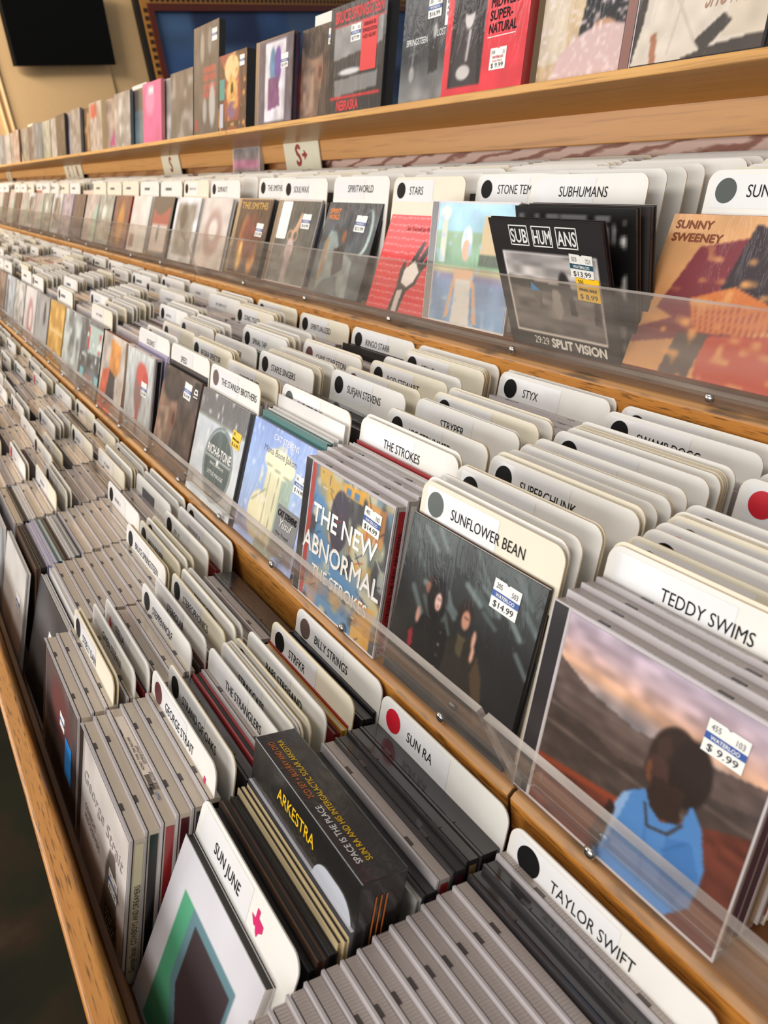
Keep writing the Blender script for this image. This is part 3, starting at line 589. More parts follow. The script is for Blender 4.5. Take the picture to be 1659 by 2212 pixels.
for it in ITEMS:
    a = it['a']; t, k, kd = it['t'], it['k'], it['kind']; tn = TIER[t][0]; where = '%s %s column from right' % (ordw(k + 1), tn)
    if id(it) not in ONE:
        key = (tn, kd); mb = REST.setdefault(key, MB())
        M = Matrix.Translation((it['x'], it['y'], it['z'])) @ Matrix.Rotation(math.radians(-it['lean']), 4, 'X')
        sub = MB()
        if kd == 'C':
            cm = CARD if a['col'] != 'c' else CARDC; sub.plate(rrect(CW, CH, .01, 2, bottom=False), 0, CT, cm, EDGE)
            if a['dot']: sub.disc(.0175, CH - .0150, .0092, .0092, -.0003, DOTS[a['dot']], 10)
            if a.get('lines'): sub.rect(.035, CH - .018, .075, CH - .0125, -.0003, GREYINK)
        elif kd == 'J': sub.box(0, JW, 0, .0018, 0, JH, LIDC); sub.box(.001, JW - .001, .0018, .0027, .001, JH - .001, GROOVE); sub.box(0, JW, .0027, it['th'], 0, JH, TRAYB, right=SPINES[a['sp']])
        else:
            sm = mat('sleeve_' + SLN[a['c']], SLV[a['c']], .35, coat=.4); sub.box(0, .14, 0, it['th'], 0, JH, sm)
        n = len(mb.v); mb.v += [tuple(M @ Vector(p)) for p in sub.v]; mb.f += [tuple(n + i for i in f) for f in sub.f]; mb.m += [mb.mi(sub.mats[i]) for i in sub.m]
        continue
    near = it['d'] < 1.05
    nm = {'C': 'divider_card', 'J': 'jewel_case', 'D': 'card_sleeve'}[kd]
    if near or kd == 'C':
        r = root(nm, it['x'], it['y'], it['z'], it['lean'], it['yaw'], it['roll'])
    if kd == 'C':
        link('card', CARD_ME[a['col']], r)
        if a['txt'] or a.get('lines') or a['dot']: link('label_strip', STRIP_ME, r)
        if a['dot']: link('dot', DOT_ME[a['dot']], r)
        if a['txt']:
            mb = MB(); wd = glyphs(a['txt'])[2] / .729 * .0076 * .84; x0 = .036 if a['dot'] else .040
            big = 1.18 if t == 'U' else 1.0
            text(mb, a['txt'], x0, CH - .0195, .0080 * big, INK, width=min(wd * big, CW - x0 - .006)); mb.build('lettering', r)
        elif a.get('lines'):
            mb = MB(); scribble(mb, .036, CH - .0180, R_.randrange(5, 12), INK); mb.build('lettering', r)
        if a.get('plaque'):
            mb = MB(); mb.rect(.03, CH - .036, .08, CH - .012, -.0005, GREYINK); mb.build('printed_plaque', r)
        if a.get('tex'):
            q = {1: (.118, CH - .018, .016), 2: (.092, CH - .014, .009), 3: (.016, CH - .012, .011)}[a['tex']]
            mb = texas(q[0], q[1], q[2], PINK if a['tex'] != 3 else REDINK, -.2); mb.build('state_sticker', r)
        colr = {'w': 'white', 'b': 'white', 'c': 'cream'}[a['col']]
        lb = '%s divider card with %s, %s card from front, %s' % (colr, DOTN[a['dot']], ordw(it['n']), where)
    elif kd == 'J':
        s_ = jewel_set(a['v'], a['sp'], it['th'])
        if near:
            link('lid', s_[0], r); link('tray', s_[1], r); link('hinge_tab', s_[2], r); link('hinge_tab', s_[2], r, (.074, 0, 0)); link('spine_card', s_[3], r)
        else:
            r = link(nm, s_[4]); place(r, it['x'], it['y'], it['z'], it['lean'], 0, 0)
        lb = '%s jewel case seen edge-on, %s case from front, %s' % ({'t': 'clear', 'b': 'clear', 'd': 'dark'}[a['v']], ordw(it['n']), where)
    else:
        me = sleeve_me(a['c'], it['th'])
        if near: link('sleeve', me, r)
        else:
            r = link(nm, me); place(r, it['x'], it['y'], it['z'], it['lean'], 0, 0)
        lb = 'thin %s card sleeve seen edge-on, %s sleeve from front, %s' % (SLN[a['c']], ordw(it['n']), where)
    tag(r, lb, CATS[kd], GRP[kd] % tn); it['o'] = r
for (tn, kd), mb in REST.items():
    o = mb.build({'C': 'divider_cards', 'J': 'jewel_cases', 'D': 'card_sleeves'}[kd])
    tag(o, {'C': 'row of far divider cards crowding the %s bins toward the left', 'J': 'far edge-on jewel cases packed in the %s bins toward the left', 'D': 'far card sleeves among the cases in the %s bins at left'}[kd] % tn, {'C': 'divider cards', 'J': 'cd cases', 'D': 'cd sleeves'}[kd], kind='stuff')

# ------------------------------------------------------------------ face-out discs
def price(r, x, z, rot, a, b, p, style='w', s=1.0, n=0):
    e = bpy.data.objects.new('price_sticker', None); C.objects.link(e); e.parent = r; e.location = (x, -0.0006, z); e.rotation_euler = (0, math.radians(-rot), 0); e.scale = (s, 1, s)
    W2, H2 = .0142, .0112
    base = {'w': STICK, 'y': YEL, 'r': STICK, 't': STICK}[style]
    mb = MB(); mb.plate([(-W2, -H2), (W2, -H2), (W2, H2), (.002, H2), (0, H2 - .0014), (-.002, H2), (-W2, H2)], -0.00015, 0, base, base)
    if style in 'wt': mb.rect(-W2, -.0024, W2, .0024, -.0003, BLUE if style == 'w' else TEAL)
    o = mb.build('price_sticker', None); o.parent = r; o.location = e.location; o.rotation_euler = e.rotation_euler; o.scale = e.scale
    bpy.data.objects.remove(e); o.name = 'price_sticker'
    t = MB(); g = GREYINK if style != 'y' else INK
    if a: text(t, a, -.0115, .0048, .0042, g, -.0004, cond=.8)
    if b: text(t, b, .0115, .0040, .0042, g, -.0004, cond=.8, align='r')
    if style in 'wt': text(t, 'WATERLOO', 0, -.0013, .0027, WHITE, -.0005, width=.020, align='c', bold=.0001)
    elif style == 'r': text(t, 'WATERLOO', 0, .0003, .0026, REDINK, -.0005, width=.019, align='c', bold=.0001); text(t, 'SALE PRICE', 0, -.0034, .0022, REDINK, -.0005, width=.017, align='c')
    else: text(t, 'FINAL SALE', 0, -.0013, .0026, INK, -.0005, width=.021, align='c', bold=.0002)
    text(t, p, 0, -.0092, .0050, INK if style != 'y' else INK, -.0004, width=.0215, align='c'); t.build('lettering', o)
    return o
def front(name, lab, x, ytop, fz, cv, m=WRAP, body='w', w=.140, h=.125, t=.007, lean=17, yaw=0, roll=0, jewel=None, cat='cd', dz=0, n=90, group=None, basey=None, sp=1, edge=None):
    s = math.sin(math.radians(lean)); y = ytop - h * s if basey is None else basey
    r = root(name, x, y, fz + max(0, t * s) + dz + .0002, lean, yaw, roll); tag(r, lab, cat, group)
    if jewel:
        a, b, c_, d = jewel_meshes(jewel, sp, max(t, JT)); a.build('lid', r); b.build('tray', r); o_ = c_.build('hinge_tab', r); link('hinge_tab', o_.data, r, (.074, 0, 0)); d.build('spine_card', r)
        mb = MB(); mb.rect(.0008, .001, .0115, h - .001, -.0002, LIDDK); mb.rect(.0123, .001, .0135, h - .001, -.0002, LIDC); mb.build('hinge_strip', r)
        cw = w - .0155; me = cv(Cv(cw, h - .004, n)).mesh('booklet', m); link('booklet', me, r, (.0142, -.0003, .002))
    else:
        col = mat('body_' + body, SLV[body], .35, coat=.4); e = edge or mat('sleeve_board_tan' if body in 'cno' else 'sleeve_board_pale', 'C9AE8C' if body in 'cno' else 'D5CFC8', .6)
        mb = MB(); mb.box(0, w, 0, t * .22, 0, h, col, top=e); mb.box(0, w - .001, t * .22, t * .78, .0005, h - .001, e, right=col); mb.box(0, w, t * .78, t, 0, h, col, top=e); mb.build('sleeve', r)
        link('front_cover', cv(Cv(w - .0006, h - .0006, n)).mesh('front_cover', m), r, (.0003, -.0003, .0003))
    return r
def letters(r, fn, name='lettering', y=0): t = MB(); fn(t); return t.build(name, r, (0, y, 0))
H = .125
# --- middle tier
def c_sunset(c):
    c.grad([(0, 'AFA0AE'), (.1, 'BAA2A8'), (.17, 'C6A092'), (.22, 'CB9E80'), (.27, 'A8928A'), (.33, '7C7678'), (.4, '77726F')]).noise(3, .015, 1, 3)
    c.poly([(0, .22), (.2, .3), (.45, .33), (.7, .29), (1, .22), (1, 1), (0, 1)], '5A4A44').poly([(0, .42), (.4, .5), (1, .34), (1, 1), (0, 1)], '493D38').noise(5, .04, .5, 4)
    for a_, b_ in ((.36, .44), (.46, .55), (.56, .66)): c.line(0, a_, 1, b_ - .12, .012, '5E5049')
    c.poly([(0, .74), (.2, .73), (.42, .68), (.7, .58), (1, .44), (1, 1), (0, 1)], '6A3022', .8).noise(14, .16, 1, 2).line(0, .76, .5, .68, .02, '8A4028')
    c.ell(.645, .37, .115, .17, '33241E', .10).poly([(.555, .30), (.60, .25), (.63, .32), (.58, .42)], '4A332A', .5).ell(.585, .44, .06, .075, '46302A', .25).poly([(.535, .42), (.555, .40), (.562, .45), (.572, .50), (.553, .50), (.538, .46)], '7A4A2C', .7).ell(.72, .36, .09, .15, '2B1F1A', .15).poly([(.72, .2), (.75, .16), (.765, .23)], '33241E').poly([(.58, .46), (.72, .44), (.73, .6), (.56, .64)], '35261F')
    c.poly([(.47, .62), (.56, .54), (.6, .6), (.66, .63), (.74, .58), (.76, .47), (.82, .53), (.88, .70), (.87, .88), (.78, 1), (.40, 1), (.43, .75)], '5084C2').poly([(.43, .75), (.47, .62), (.505, .60), (.47, .8), (.44, .96)], '86A9D6').poly([(.36, .92), (.42, .70), (.455, .72), (.42, .98)], '33241E').poly([(.70, .68), (.80, .62), (.87, .74), (.80, .92), (.72, .88)], '4176B6').line(.60, .66, .64, .95, .01, '4478B8').line(.78, .64, .70, .74, .008, '3A6CA8')
    return c.line(.575, .60, .61, .69, .007, '3A302C').line(.61, .69, .70, .66, .007, '3A302C').line(.70, .66, .745, .58, .007, '3A302C')
r = front('cd_jewel_case', 'wrapped jewel case with a sunset hillside and blue shirted figure, nearest middle disc', -.272, .2572, MZ, c_sunset, jewel='t', w=JW, t=JT, n=130, sp=5)
price(r, .117, .104, -1, '455', '103', '$ 9.99', s=.76 + .0)
def c_dark(c):
    c.grad([(0, '434A49'), (.2, '363A39'), (.45, '242323'), (1, '242121')]).noise(5, .2)
    for i in range(26):  # pale streaks near the top: shrink-wrap crinkle highlights painted into the cover colour
        u, v = _rng.random() * .95, _rng.random() ** 2 * .45; c.line(u, v, u + .05 + .1 * _rng.random(), v + .02 + .12 * _rng.random(), .014 + .012 * _rng.random(), ['566060', '4A5352', '6A7573'][i % 3])
    c.ell(.27, .33, .038, .055, '2A1512', .2).ell(.24, .36, .022, .035, '8A5A4A', .3).ell(.325, .40, .075, .13, '141111', .2).ell(.335, .405, .026, .052, 'D5B0A2', .25).ell(.328, .39, .006, .006, '2A1A18', .5).ell(.345, .39, .006, .006, '2A1A18', .5).ell(.337, .43, .008, .006, '8A2A2A', .5).poly([(.17, .66), (.24, .52), (.44, .52), (.52, 1), (.16, 1)], '181515')
    c.ell(.545, .36, .052, .075, '241813', .2).ell(.555, .40, .030, .055, 'B8846C', .25).ell(.548, .385, .006, .006, '2A1A18', .5).ell(.566, .385, .006, .006, '2A1A18', .5).poly([(.46, .58), (.53, .48), (.60, .48), (.68, .54), (.74, 1), (.44, 1)], '2A2520').poly([(.52, .5), (.58, .5), (.57, .62), (.53, .6)], '4E4632').poly([(.68, .54), (.74, .64), (.80, .88), (.76, .9), (.66, .66)], '4A3A2A').ell(.635, .47, .014, .05, 'C99A86', .3).ell(.645, .55, .013, .05, 'C99A86', .3)
    for i in range(5): c.ell(.40, .56 + i * .07, .005, .006, 'CFC9C0', .5)
    return c.poly([(.15, .68), (.18, .64), (.2, .74), (.17, .8)], '8A202C').ell(.2, .55, .018, .05, 'B98A7C', .4)
r = front('cd_digipak', 'shrink-wrapped black digipak showing three dark-clothed figures, second face-out disc in middle bins', -.423, .2640, MZ, c_dark, body='k', t=.0065, lean=20, n=120)
price(r, .108, .104, -1, '205', '503', '$14.99', s=.88)
def c_collage(c):
    c.grad([(0, '6E8494'), (.3, '8A8A72'), (.6, '7A8288'), (1, '6A86A0')]).noise(5, .25).blotch(4, '5C86AE', .52, .7).blotch(5, 'C8A45A', .60, .6).blotch(8, 'B9B49A', .62, .6).blotch(9, '4A4A4C', .70, .8)
    c.rect(.42, .02, .68, .1, 'DFA03C', .9).rect(.46, .04, .52, .09, '5C7FA0').rect(.56, .04, .62, .09, '5C7FA0').ell(.42, .3, .12, .22, '4B4650', .08).rect(.72, .05, .94, .3, 'D98A44', .6).rect(.72, .72, .95, 1, 'DBA040', .85).rect(.1, .78, .25, 1, 'C09080', .5)
    for i in range(60):
        u, v = _rng.random(2); c.line(u, v, u + _rng.normal() * .06, v + _rng.normal() * .06, .0045, ['2E2B2C', 'D9D4C6', '3A4A66', 'B2402E'][i % 4])
    return c.rect(0, 0, .055, 1, 'A8443E')
r = front('cd_jewel_case', 'jewel case with blue and ochre collage cover under big white capital lettering', -.575, .2545, MZ, c_collage, jewel='t', w=JW, t=JT, n=130, sp=6)
letters(r, lambda t: (text(t, 'THE NEW', .024, .0745, .0165, WHITE, width=.103, bold=.0005), text(t, 'ABNORMAL', .012, .0460, .0175, WHITE, width=.126, bold=.0005), text(t, 'THE STROKES', .033, .0265, .0110, WHITE, width=.092, bold=.0003)), y=-.0003)
letters(r, lambda t: stext(t, 'THE STROKES THE NEW ABNORMAL', .0085, .02, .0032, INK, JW + .0006, .085), 'spine_lettering')
price(r, .115, .1035, -3, '405', '102', '$14.99', s=.86)
def c_bin(c):
    c.grad([(0, '8FA6DC'), (.5, 'A6C0EA'), (1, '98A4CE')]).noise(6, .06)
    c.poly([(.36, .32), (.76, .3), (.72, .92), (.34, .95)], 'DDD8B4').poly([(.6, .3), (.78, .3), (.74, .9), (.6, .92)], '9DB0A0').ell(.52, .26, .24, .11, 'E8E2BE', .06).ell(.32, .74, .15, .2, 'E4DDB6', .06).poly([(.38, .92), (.7, .9), (.68, 1), (.36, 1)], '8D8F7C').ell(.28, .42, .015, .07, 'E6E0C0', .3)
    for a in ((.3, .3, .76, .34), (.42, .36, .42, .9), (.55, .36, .52, .92), (.2, .66, .4, .5)): c.line(*a, .005, '6E7868')
    return c.line(.45, .17, .5, .12, .012, 'CFC79E').line(.5, .12, .58, .13, .012, 'CFC79E').line(.58, .13, .6, .2, .012, 'CFC79E').blotch(16, 'E8EEFA', .80, .5, 2, 1)
r = front('cd_digipak', 'pale blue wrapped digipak picturing a cream metal bin, with a grey sticker', -.727, .2725, MZ, c_bin, body='b', t=.0065, lean=24)
letters(r, lambda t: (text(t, 'CAT STEVENS', .05, .1125, .0062, WHITE, width=.055), text(t, 'Mona Bone Jakon', .034, .0975, .0072, GREYINK, width=.072)))
price(r, .121, .0855, -2, '165', '630', '$ 14.99', s=.8)
e = MB(); e.rect(.088, .006, .134, .058, -.0006, mat('grey_sticker', '7B7D80', .4)); e = e.build('round_up_sticker', r); e.name = 'promo_sticker'
letters(e, lambda t: (text(t, 'CAT STEVENS', .0915, .048, .0062, INK, -.001, width=.039, bold=.0003), text(t, 'Yusuf', .097, .0385, .0082, WHITE, -.001, width=.026, shear=.25), [text(t, l, .093, .030 - i * .0048, .0028, INK, -.001, width=wd) for i, (l, wd) in enumerate((('The Tread', .028), ('Collection', .03), ('Anniversary', .025)))]))
def c_label(c):
    c.fill('C9CFD4').noise(5, .06).rect(0, 0, 1, .25, '6E6C6B').blotch(10, 'E4E6E8', .72, .5, 3, 1).rect(0, .22, 1, .25, '8C8E84')
    return c.ell(.58, .60, .30, .345, '54605F', .03).ell(.58, .60, .285, .325, 'DDE3E4', .02).ell(.58, .60, .275, .315, '56625F', .02).rect(.31, .55, .85, .565, 'DDE3E4').ell(.58, .58, .025, .03, 'E8ECEC', .15).noise(8, .06)
r = front('cd_digipak', 'silver-grey wrapped digipak with a round dark record label and yellow sticker', -.878, .2712, MZ, c_label, body='g', t=.0065, lean=24)
letters(r, lambda t: (text(t, 'RICH-R-TONE', .047, .059, .0105, WHITE, width=.068, bold=.0004), text(t, 'RECORDS', .061, .0475, .003, WHITE, width=.04), text(t, 'LITTLE MAGGIE', .057, .036, .0045, WHITE, width=.047), text(t, 'USA', .076, .014, .003, WHITE)))
price(r, .1185, .0895, -3, '205', '', '$ 6.99', style='y', s=.82)
def c_profile(c):
    c.fill('51453D').noise(4, .2).poly([(.0, .2), (.2, .1), (.42, .14), (.52, .42), (.42, .95), (.1, 1), (0, 1)], '8C6A55', .7).ell(.3, .16, .26, .18, '3C312C', .25).ell(.45, .5, .07, .1, '8A5C48', .3).ell(.45, .5, .04, .065, '5E3A2E', .3).poly([(.5, .3), (1, .3), (1, 1), (.55, 1)], '4A3830', .6).poly([(.05, .45), (.3, .4), (.34, .9), (.1, .95)], 'A08A78', .45)
    return c.noise(10, .25).rect(.84, .03, .98, .19, '1D1C1C')
FACE = None
def facecd(lab, x, ytop, fz, lean, bs=None, group=None, dz=0, ly=1):
    r = front('cd_digipak', lab, x, ytop, fz, c_profile, body='n', t=.0075, lean=lean, basey=bs, dz=dz)
    mb = MB(); mb.poly([(.119, .107), (.122, .114), (.130, .114), (.133, .107)], -.0006, WHITE); mb.poly([(.1225, .109), (.124, .112), (.128, .112), (.1295, .109)], -.0007, INK); mb.rect(.119, .1035, .133, .1048, -.0006, WHITE); mb.build('corner_badge', r)
    price(r, .098, .106, -2, '', '', '$14.99', s=.9); return r
facecd('brown digipak with a blurred head in profile, standing in the middle bins', -1.030, .2740, MZ, 24)
def c_haze(c): return c.grad([(0, 'C2C6C4'), (1, 'A9AAA8')]).noise(7, .12, 3, 1).ell(.5, .45, .16, .3, '8A6A66', .4).ell(.6, .25, .2, .14, 'C4524A', .4).ell(.75, .3, .1, .1, 'B8453E', .4).ell(.5, .8, .06, .2, '9C5A54', .5)
r = front('cd_jewel_case', 'jewel case in cloudy wrap with red blooms on a grey cover', -1.190, .2650, MZ, c_haze, jewel='t', w=JW, t=JT, lean=19, sp=1); price(r, .105, .075, 0, '', '', '$13.99', s=.9)
def c_orange(c): return c.fill('B9AFA4').noise(4, .1).poly([(.1, .5), (.5, .4), (.6, 1), (0, 1)], 'C9634A').poly([(.35, .05), (.75, .1), (.8, .4), (.6, .55), (.35, .4)], 'CF8A45').poly([(.4, .45), (.65, .5), (.7, .85), (.3, .9)], '3E3B40').noise(8, .15)
front('cd_digipak', 'orange and grey digipak, next left of the red blooms case', -1.338, .2700, MZ, c_orange, body='o', t=.007, lean=22, n=60)
def c_gig(c): return c.fill('5E6468').noise(6, .3).poly([(.3, .05), (1, .05), (1, .4), (.35, .45)], 'A9BCB4').rect(.3, .08, .38, .4, 'B23038').rect(.85, .12, .95, .38, 'B8565A').rect(.05, .7, .25, .85, '7FB8BC').rect(.8, .7, 1, .9, '86B4B8').rect(.3, .75, .75, 1, '9C7C76').blotch(9, 'D5DAD6', .7, .6)
r = front('cd_digipak', 'teal and charcoal digipak with a red strip and small white lettering', -1.489, .2710, MZ, c_gig, body='k', t=.009, lean=22, n=70); letters(r, lambda t: (text(t, 'ROCK STEADY', .03, .06, .007, WHITE, width=.08), text(t, 'LIVE', .06, .048, .005, WHITE))) if False else None
MIDC = [('pale patchy grey digipak with silver flecks', 'w', lambda c: c.fill('8E9696').noise(6, .3).blotch(6, 'C8D0CC', .55, .7)), ('mustard yellow digipak with faint ochre drawing', 'y', lambda c: c.fill('D6A958').noise(5, .15).blotch(5, 'B98A3E', .6, .6).rect(.1, .45, 1, .5, 'E6C88A')), ('slate digipak with a small black emblem', 'g', lambda c: c.fill('9A9C9E').noise(4, .15).ell(.7, .3, .08, .2, '2A2A2C', .2)),
        ('white digipak with a dusky pink oval', 'w', lambda c: c.fill('D8D4D2').noise(4, .06).ell(.55, .6, .26, .42, 'B98888', .2).ell(.6, .55, .12, .2, 'E6DEDC', .3)), ('silver crinkled digipak', 'g', lambda c: c.fill('B4B4B0').noise(9, .3)), ('pale blue-grey digipak', 'w', lambda c: c.fill('AEB8C0').noise(6, .15).rect(.1, .1, .3, 1, '5A6068')),
        ('dim brown digipak', 'n', lambda c: c.fill('7A6A62').noise(6, .3)), ('off-white digipak with grey bars', 'w', lambda c: c.fill('CFCFCC').rect(.2, .2, .8, .4, '8A8A8C').noise(6, .1)), ('charcoal digipak', 'k', lambda c: c.fill('4C4C4E').noise(6, .3)), ('peach digipak', 'c', lambda c: c.fill('C9A68C').noise(6, .2))]
for i in range(16):
    lb, bd, f = MIDC[i % 10]
    front('cd_digipak', '%s, %s face-out middle disc from right' % (lb, ordw(9 + i)), -1.641 - .1515 * i, .2705, MZ, f, body=bd, t=.006, lean=22, n=36)
# --- top tier
def c_shawl(c):
    c.fill('D39A63').grad([(0, 'D8A574'), (.5, 'CF9460'), (1, 'D6A06A')]).noise(4, .08).poly([(.25, .2), (1, .02), (1, .6), (.5, .75), (.1, .6)], '7E3A40').poly([(.55, .05), (.85, .1), (.8, .5), (.45, .55)], '3E3438')
    c.poly([(.3, .52), (.55, .42), (1, .58), (.7, .7), (.4, .72)], 'CF7A44').poly([(.0, .75), (.3, .62), (.4, .75), (.0, .85)], '7E4446').poly([(.45, .74), (.95, .66), (1, 1), (.5, 1)], 'C2513C').poly([(.3, .74), (.5, .72), (.46, 1), (.26, 1)], '5E5048')
    for i in range(16): c.line(.34 + i * .04, .5 + i * .005, .40 + i * .035, .70, .004, '8A3A34')
    return c.blotch(14, 'E0A060', .72, .5)
r = front('cd_digipak', 'orange and maroon shawl digipak at the right end of the top bins', -.441, .5500, UZ, c_shawl, body='r', t=.006, lean=27, n=110, basey=.4955)
letters(r, lambda t: (text(t, 'SUNNY', .006, .1135, .0065, mat('print_brown', '8A4A2A', .5), width=.034, bold=.0005), text(t, 'SWEENEY', .006, .1035, .0065, mat('print_brown', '8A4A2A', .5), width=.046, bold=.0005)))
def c_field(c):
    c.fill('242122').rect(.085, .235, .925, .875, 'E5E0DC').rect(.097, .247, .913, .863, '787472')
    k = (c.u > .097) & (c.u < .913); g = Cv(c.w, c.h, c.nx).grad([(.24, '9A9492'), (.4, 'BAB4B0'), (.46, 'A8A29E'), (.5, '6E6966'), (.6, '7C7673'), (.86, '625D5B')]).noise(9, .25, 1, 3)
    kk = k & (c.v > .247) & (c.v < .863); c.a[kk] = g.a[kk]
    return c.poly([(.097, .44), (.4, .45), (.913, .5), (.913, .54), (.097, .5)], '3A3736').ell(.62, .46, .05, .1, '2E2B2A', .3).poly([(.5, .5), (.56, .5), (.58, .66), (.53, .74), (.48, .66)], '9C9692').poly([(.64, .5), (.68, .5), (.7, .68), (.64, .68)], '332F2E').poly([(.86, .52), (.9, .54), (.9, .74), (.84, .72)], '3A3635')
r = front('cd_digipak', 'black digipak with a grey field photograph leaning forward over the acrylic lip', -.5790, 0, UZ, c_field, m=PRINT, body='k', w=.1365, h=.1215, t=.0045, lean=-12.0, basey=.4955, n=120, edge=mat('sleeve_board_tan', 'C9AE8C', .6))
def subtext(t):
    for x0, x1, tx in ((.026, .050, 'SUB'), (.055, .079, 'HUM'), (.084, .108, 'ANS')):
        for a, b, c_, d in ((x0, .0985, x1, .0995), (x0, .1155, x1, .1165), (x0, .0985, x0 + .001, .1165), (x1 - .001, .0985, x1, .1165)): t.rect(a, b, c_, d, -.0006, WHITE)
        text(t, tx, (x0 + x1) / 2, .1012, .0125, WHITE, -.0006, width=.0205, align='c', bold=.00025)
    text(t, '29:29', .034, .0050, .0078, WHITE, -.0006, width=.019); text(t, 'SPLIT VISION', .057, .0042, .0088, WHITE, -.0006, width=.066, bold=.0006)
letters(r, subtext)
price(r, .1085, .0845, -2, '323', '721', '$13.99', style='t', s=.9); price(r, .1125, .0650, -2, '205', '', '$ 8.99', style='y', s=.9)
mb = MB(); mb.poly([(.043, .066), (.0535, .058), (.041, .058)], -.0006, mat('kite_blue', '2C8FD0', .4)); mb.poly([(.041, .0578), (.0535, .0578), (.052, .043)], -.0006, mat('kite_grey', '6A6660', .4)); mb.build('corner_sticker', r)
def c_bw(c):
    c.fill('161516').rect(.04, .05, .82, .08, 'D8D8D8').rect(.84, .08, .93, .95, 'E4E2DF').rect(.08, .12, .8, .9, 'CFCDCA')
    return c.ell(.87, .32, .06, .08, '141314', .1).ell(.9, .38, .04, .05, '141314', .1).ell(.88, .62, .05, .07, '141314', .1).blotch(14, '161516', .58, 1.5).rect(.93, 0, 1, 1, '131212')
front('cd_digipak', 'black and white patterned digipak directly behind the forward leaning black one', -.5770, 0, UZ, c_bw, body='k', t=.006, lean=-3.5, basey=.5085, n=60, edge=mat('sleeve_board_tan', 'C9AE8C', .6))
front('cd_digipak', 'plain dark digipak, rear of the three in front of the tall white card', -.5730, 0, UZ, lambda c: c.fill('3A3435').noise(4, .1), body='k', t=.006, lean=-1.0, basey=.5165, n=20)
def c_pool(c):
    c.grad([(0, 'B4DCEC'), (.22, 'A8D4E2'), (.24, '9CB894'), (.5, '86AC90'), (.55, 'D8D0A0'), (.6, '8C8CB8'), (.66, '7F9CC8'), (1, '7EA4CE')]).noise(6, .1).rect(.06, .05, .14, .5, 'D8DCCB').ell(.1, .08, .07, .06, 'E6ECE0', .1).poly([(.62, .1), (.78, .1), (.8, .4), (.6, .4)], 'D0B890').rect(.6, .4, .9, .5, '5E6A58')
    return c.ell(.42, .31, .07, .13, 'E2EEF4', .15).ell(.42, .38, .05, .09, 'E2B69C', .15).poly([(.3, .54), (.54, .54), (.56, .66), (.5, .72), (.34, .72), (.28, .66)], 'E4BC9E').poly([(.32, .62), (.52, .62), (.54, .8), (.56, 1), (.3, 1), (.32, .8)], 'DCDBD8').poly([(.28, .62), (.32, .62), (.26, .95), (.2, .98)], 'DDB090').poly([(.54, .62), (.58, .64), (.66, .98), (.6, .98)], 'DDB090').blotch(14, 'AFC8E4', .72, .4)
front('cd_jewel_case', 'pastel jewel case with a figure in white beside a blue pool', -.7370, .5220, UZ, c_pool, jewel='t', w=JW, t=JT, lean=13, basey=.4955, n=100, sp=4)
def c_script(c):
    c.fill('D8232C').noise(4, .04)
    for i in range(15):
        u = .02; v = .045 + i * .066
        while u < .97:
            l = .02 + _rng.random() * .05; c.line(u, v, min(u + l, .98), v + (_rng.random() - .5) * .02, .0055, 'F0C9C6'); u += l + .018
    c.poly([(.36, 1), (.40, .78), (.38, .6), (.42, .5), (.46, .6), (.6, .32), (.64, .33), (.58, .52), (.72, .3), (.75, .32), (.66, .55), (.78, .4), (.8, .43), (.68, .62), (.66, .72), (.55, .8), (.52, 1)], '141113')
    return c.poly([(.44, .6), (.56, .5), (.66, .6), (.62, .7), (.54, .76), (.44, .72)], 'EFEAE6').poly([(.42, .8), (.5, .78), (.49, 1), (.42, 1)], 'CFC6C2')
r = front('cd_sleeve', 'red card sleeve covered in white handwriting with a black and white hand', -.8620, .5500, UZ, c_script, m=PRINT, body='r', t=.004, lean=28, basey=.4955, n=120)
letters(r, lambda t: text(t, 'Set Yourself on Fire', .042, .096, .0055, INK, width=.05, shear=.2)); price(r, .131, .086, -2, '', '', '$34.99', s=.8)
def c_moon(c): return c.grad([(0, '3E434A'), (.5, '46525A'), (1, '566266')]).noise(5, .15).ell(.83, .3, .11, .24, 'A9BFB8', .04).ell(.79, .29, .105, .235, '4A535A', .04).poly([(.1, .45), (.18, .3), (.3, .32), (.42, .5), (.6, .55), (.72, .62), (.76, 1), (.6, 1), (.5, .78), (.25, .85), (.14, .98), (.1, .7)], '8E9C9A', .8).poly([(.32, .5), (.5, .45), (.58, .7), (.4, .8)], '2B2C30').ell(.46, .36, .035, .07, '9A5A3A', .3).poly([(.13, .4), (.18, .36), (.2, .75), (.13, .9)], 'A5703E', .7).noise(9, .15)
r = front('cd_digipak', 'slate digipak with a pale crescent moon over a horse and rider', -1.0250, .5500, UZ, c_moon, body='k', t=.007, lean=27, basey=.4955, n=80)
letters(r, lambda t: (text(t, 'SPIRIT', .008, .110, .0065, ORANGEINK, width=.03, bold=.0005), text(t, 'WORLD', .008, .102, .0065, ORANGEINK, width=.03, bold=.0005))); price(r, .098, .098, -2, '', '', '$13.99', s=.95)
def c_hare(c): return c.grad([(0, '474B48'), (1, '6A6E6C')]).noise(5, .15).poly([(.42, .4), (.52, .28), (.6, .12), (.63, .25), (.56, .4)], 'CBA083').ell(.4, .42, .07, .07, 'CBA083', .3).ell(.54, .42, .07, .07, 'CBA083', .3).ell(.4, .42, .045, .05, '5A5E58', .3).ell(.54, .42, .045, .05, '5A5E58', .3).ell(.46, .6, .1, .14, 'C7B2B2', .2).poly([(.4, .6), (.54, .6), (.52, 1), (.38, 1)], 'B29C9C', .7).noise(8, .1)
r = front('cd_jewel_case', 'grey-green jewel case with a pale long-eared creature and a white sticker', -1.1860, .5480, UZ, c_hare, jewel='t', w=JW, t=JT, lean=26, basey=.4955, n=80, sp=3)
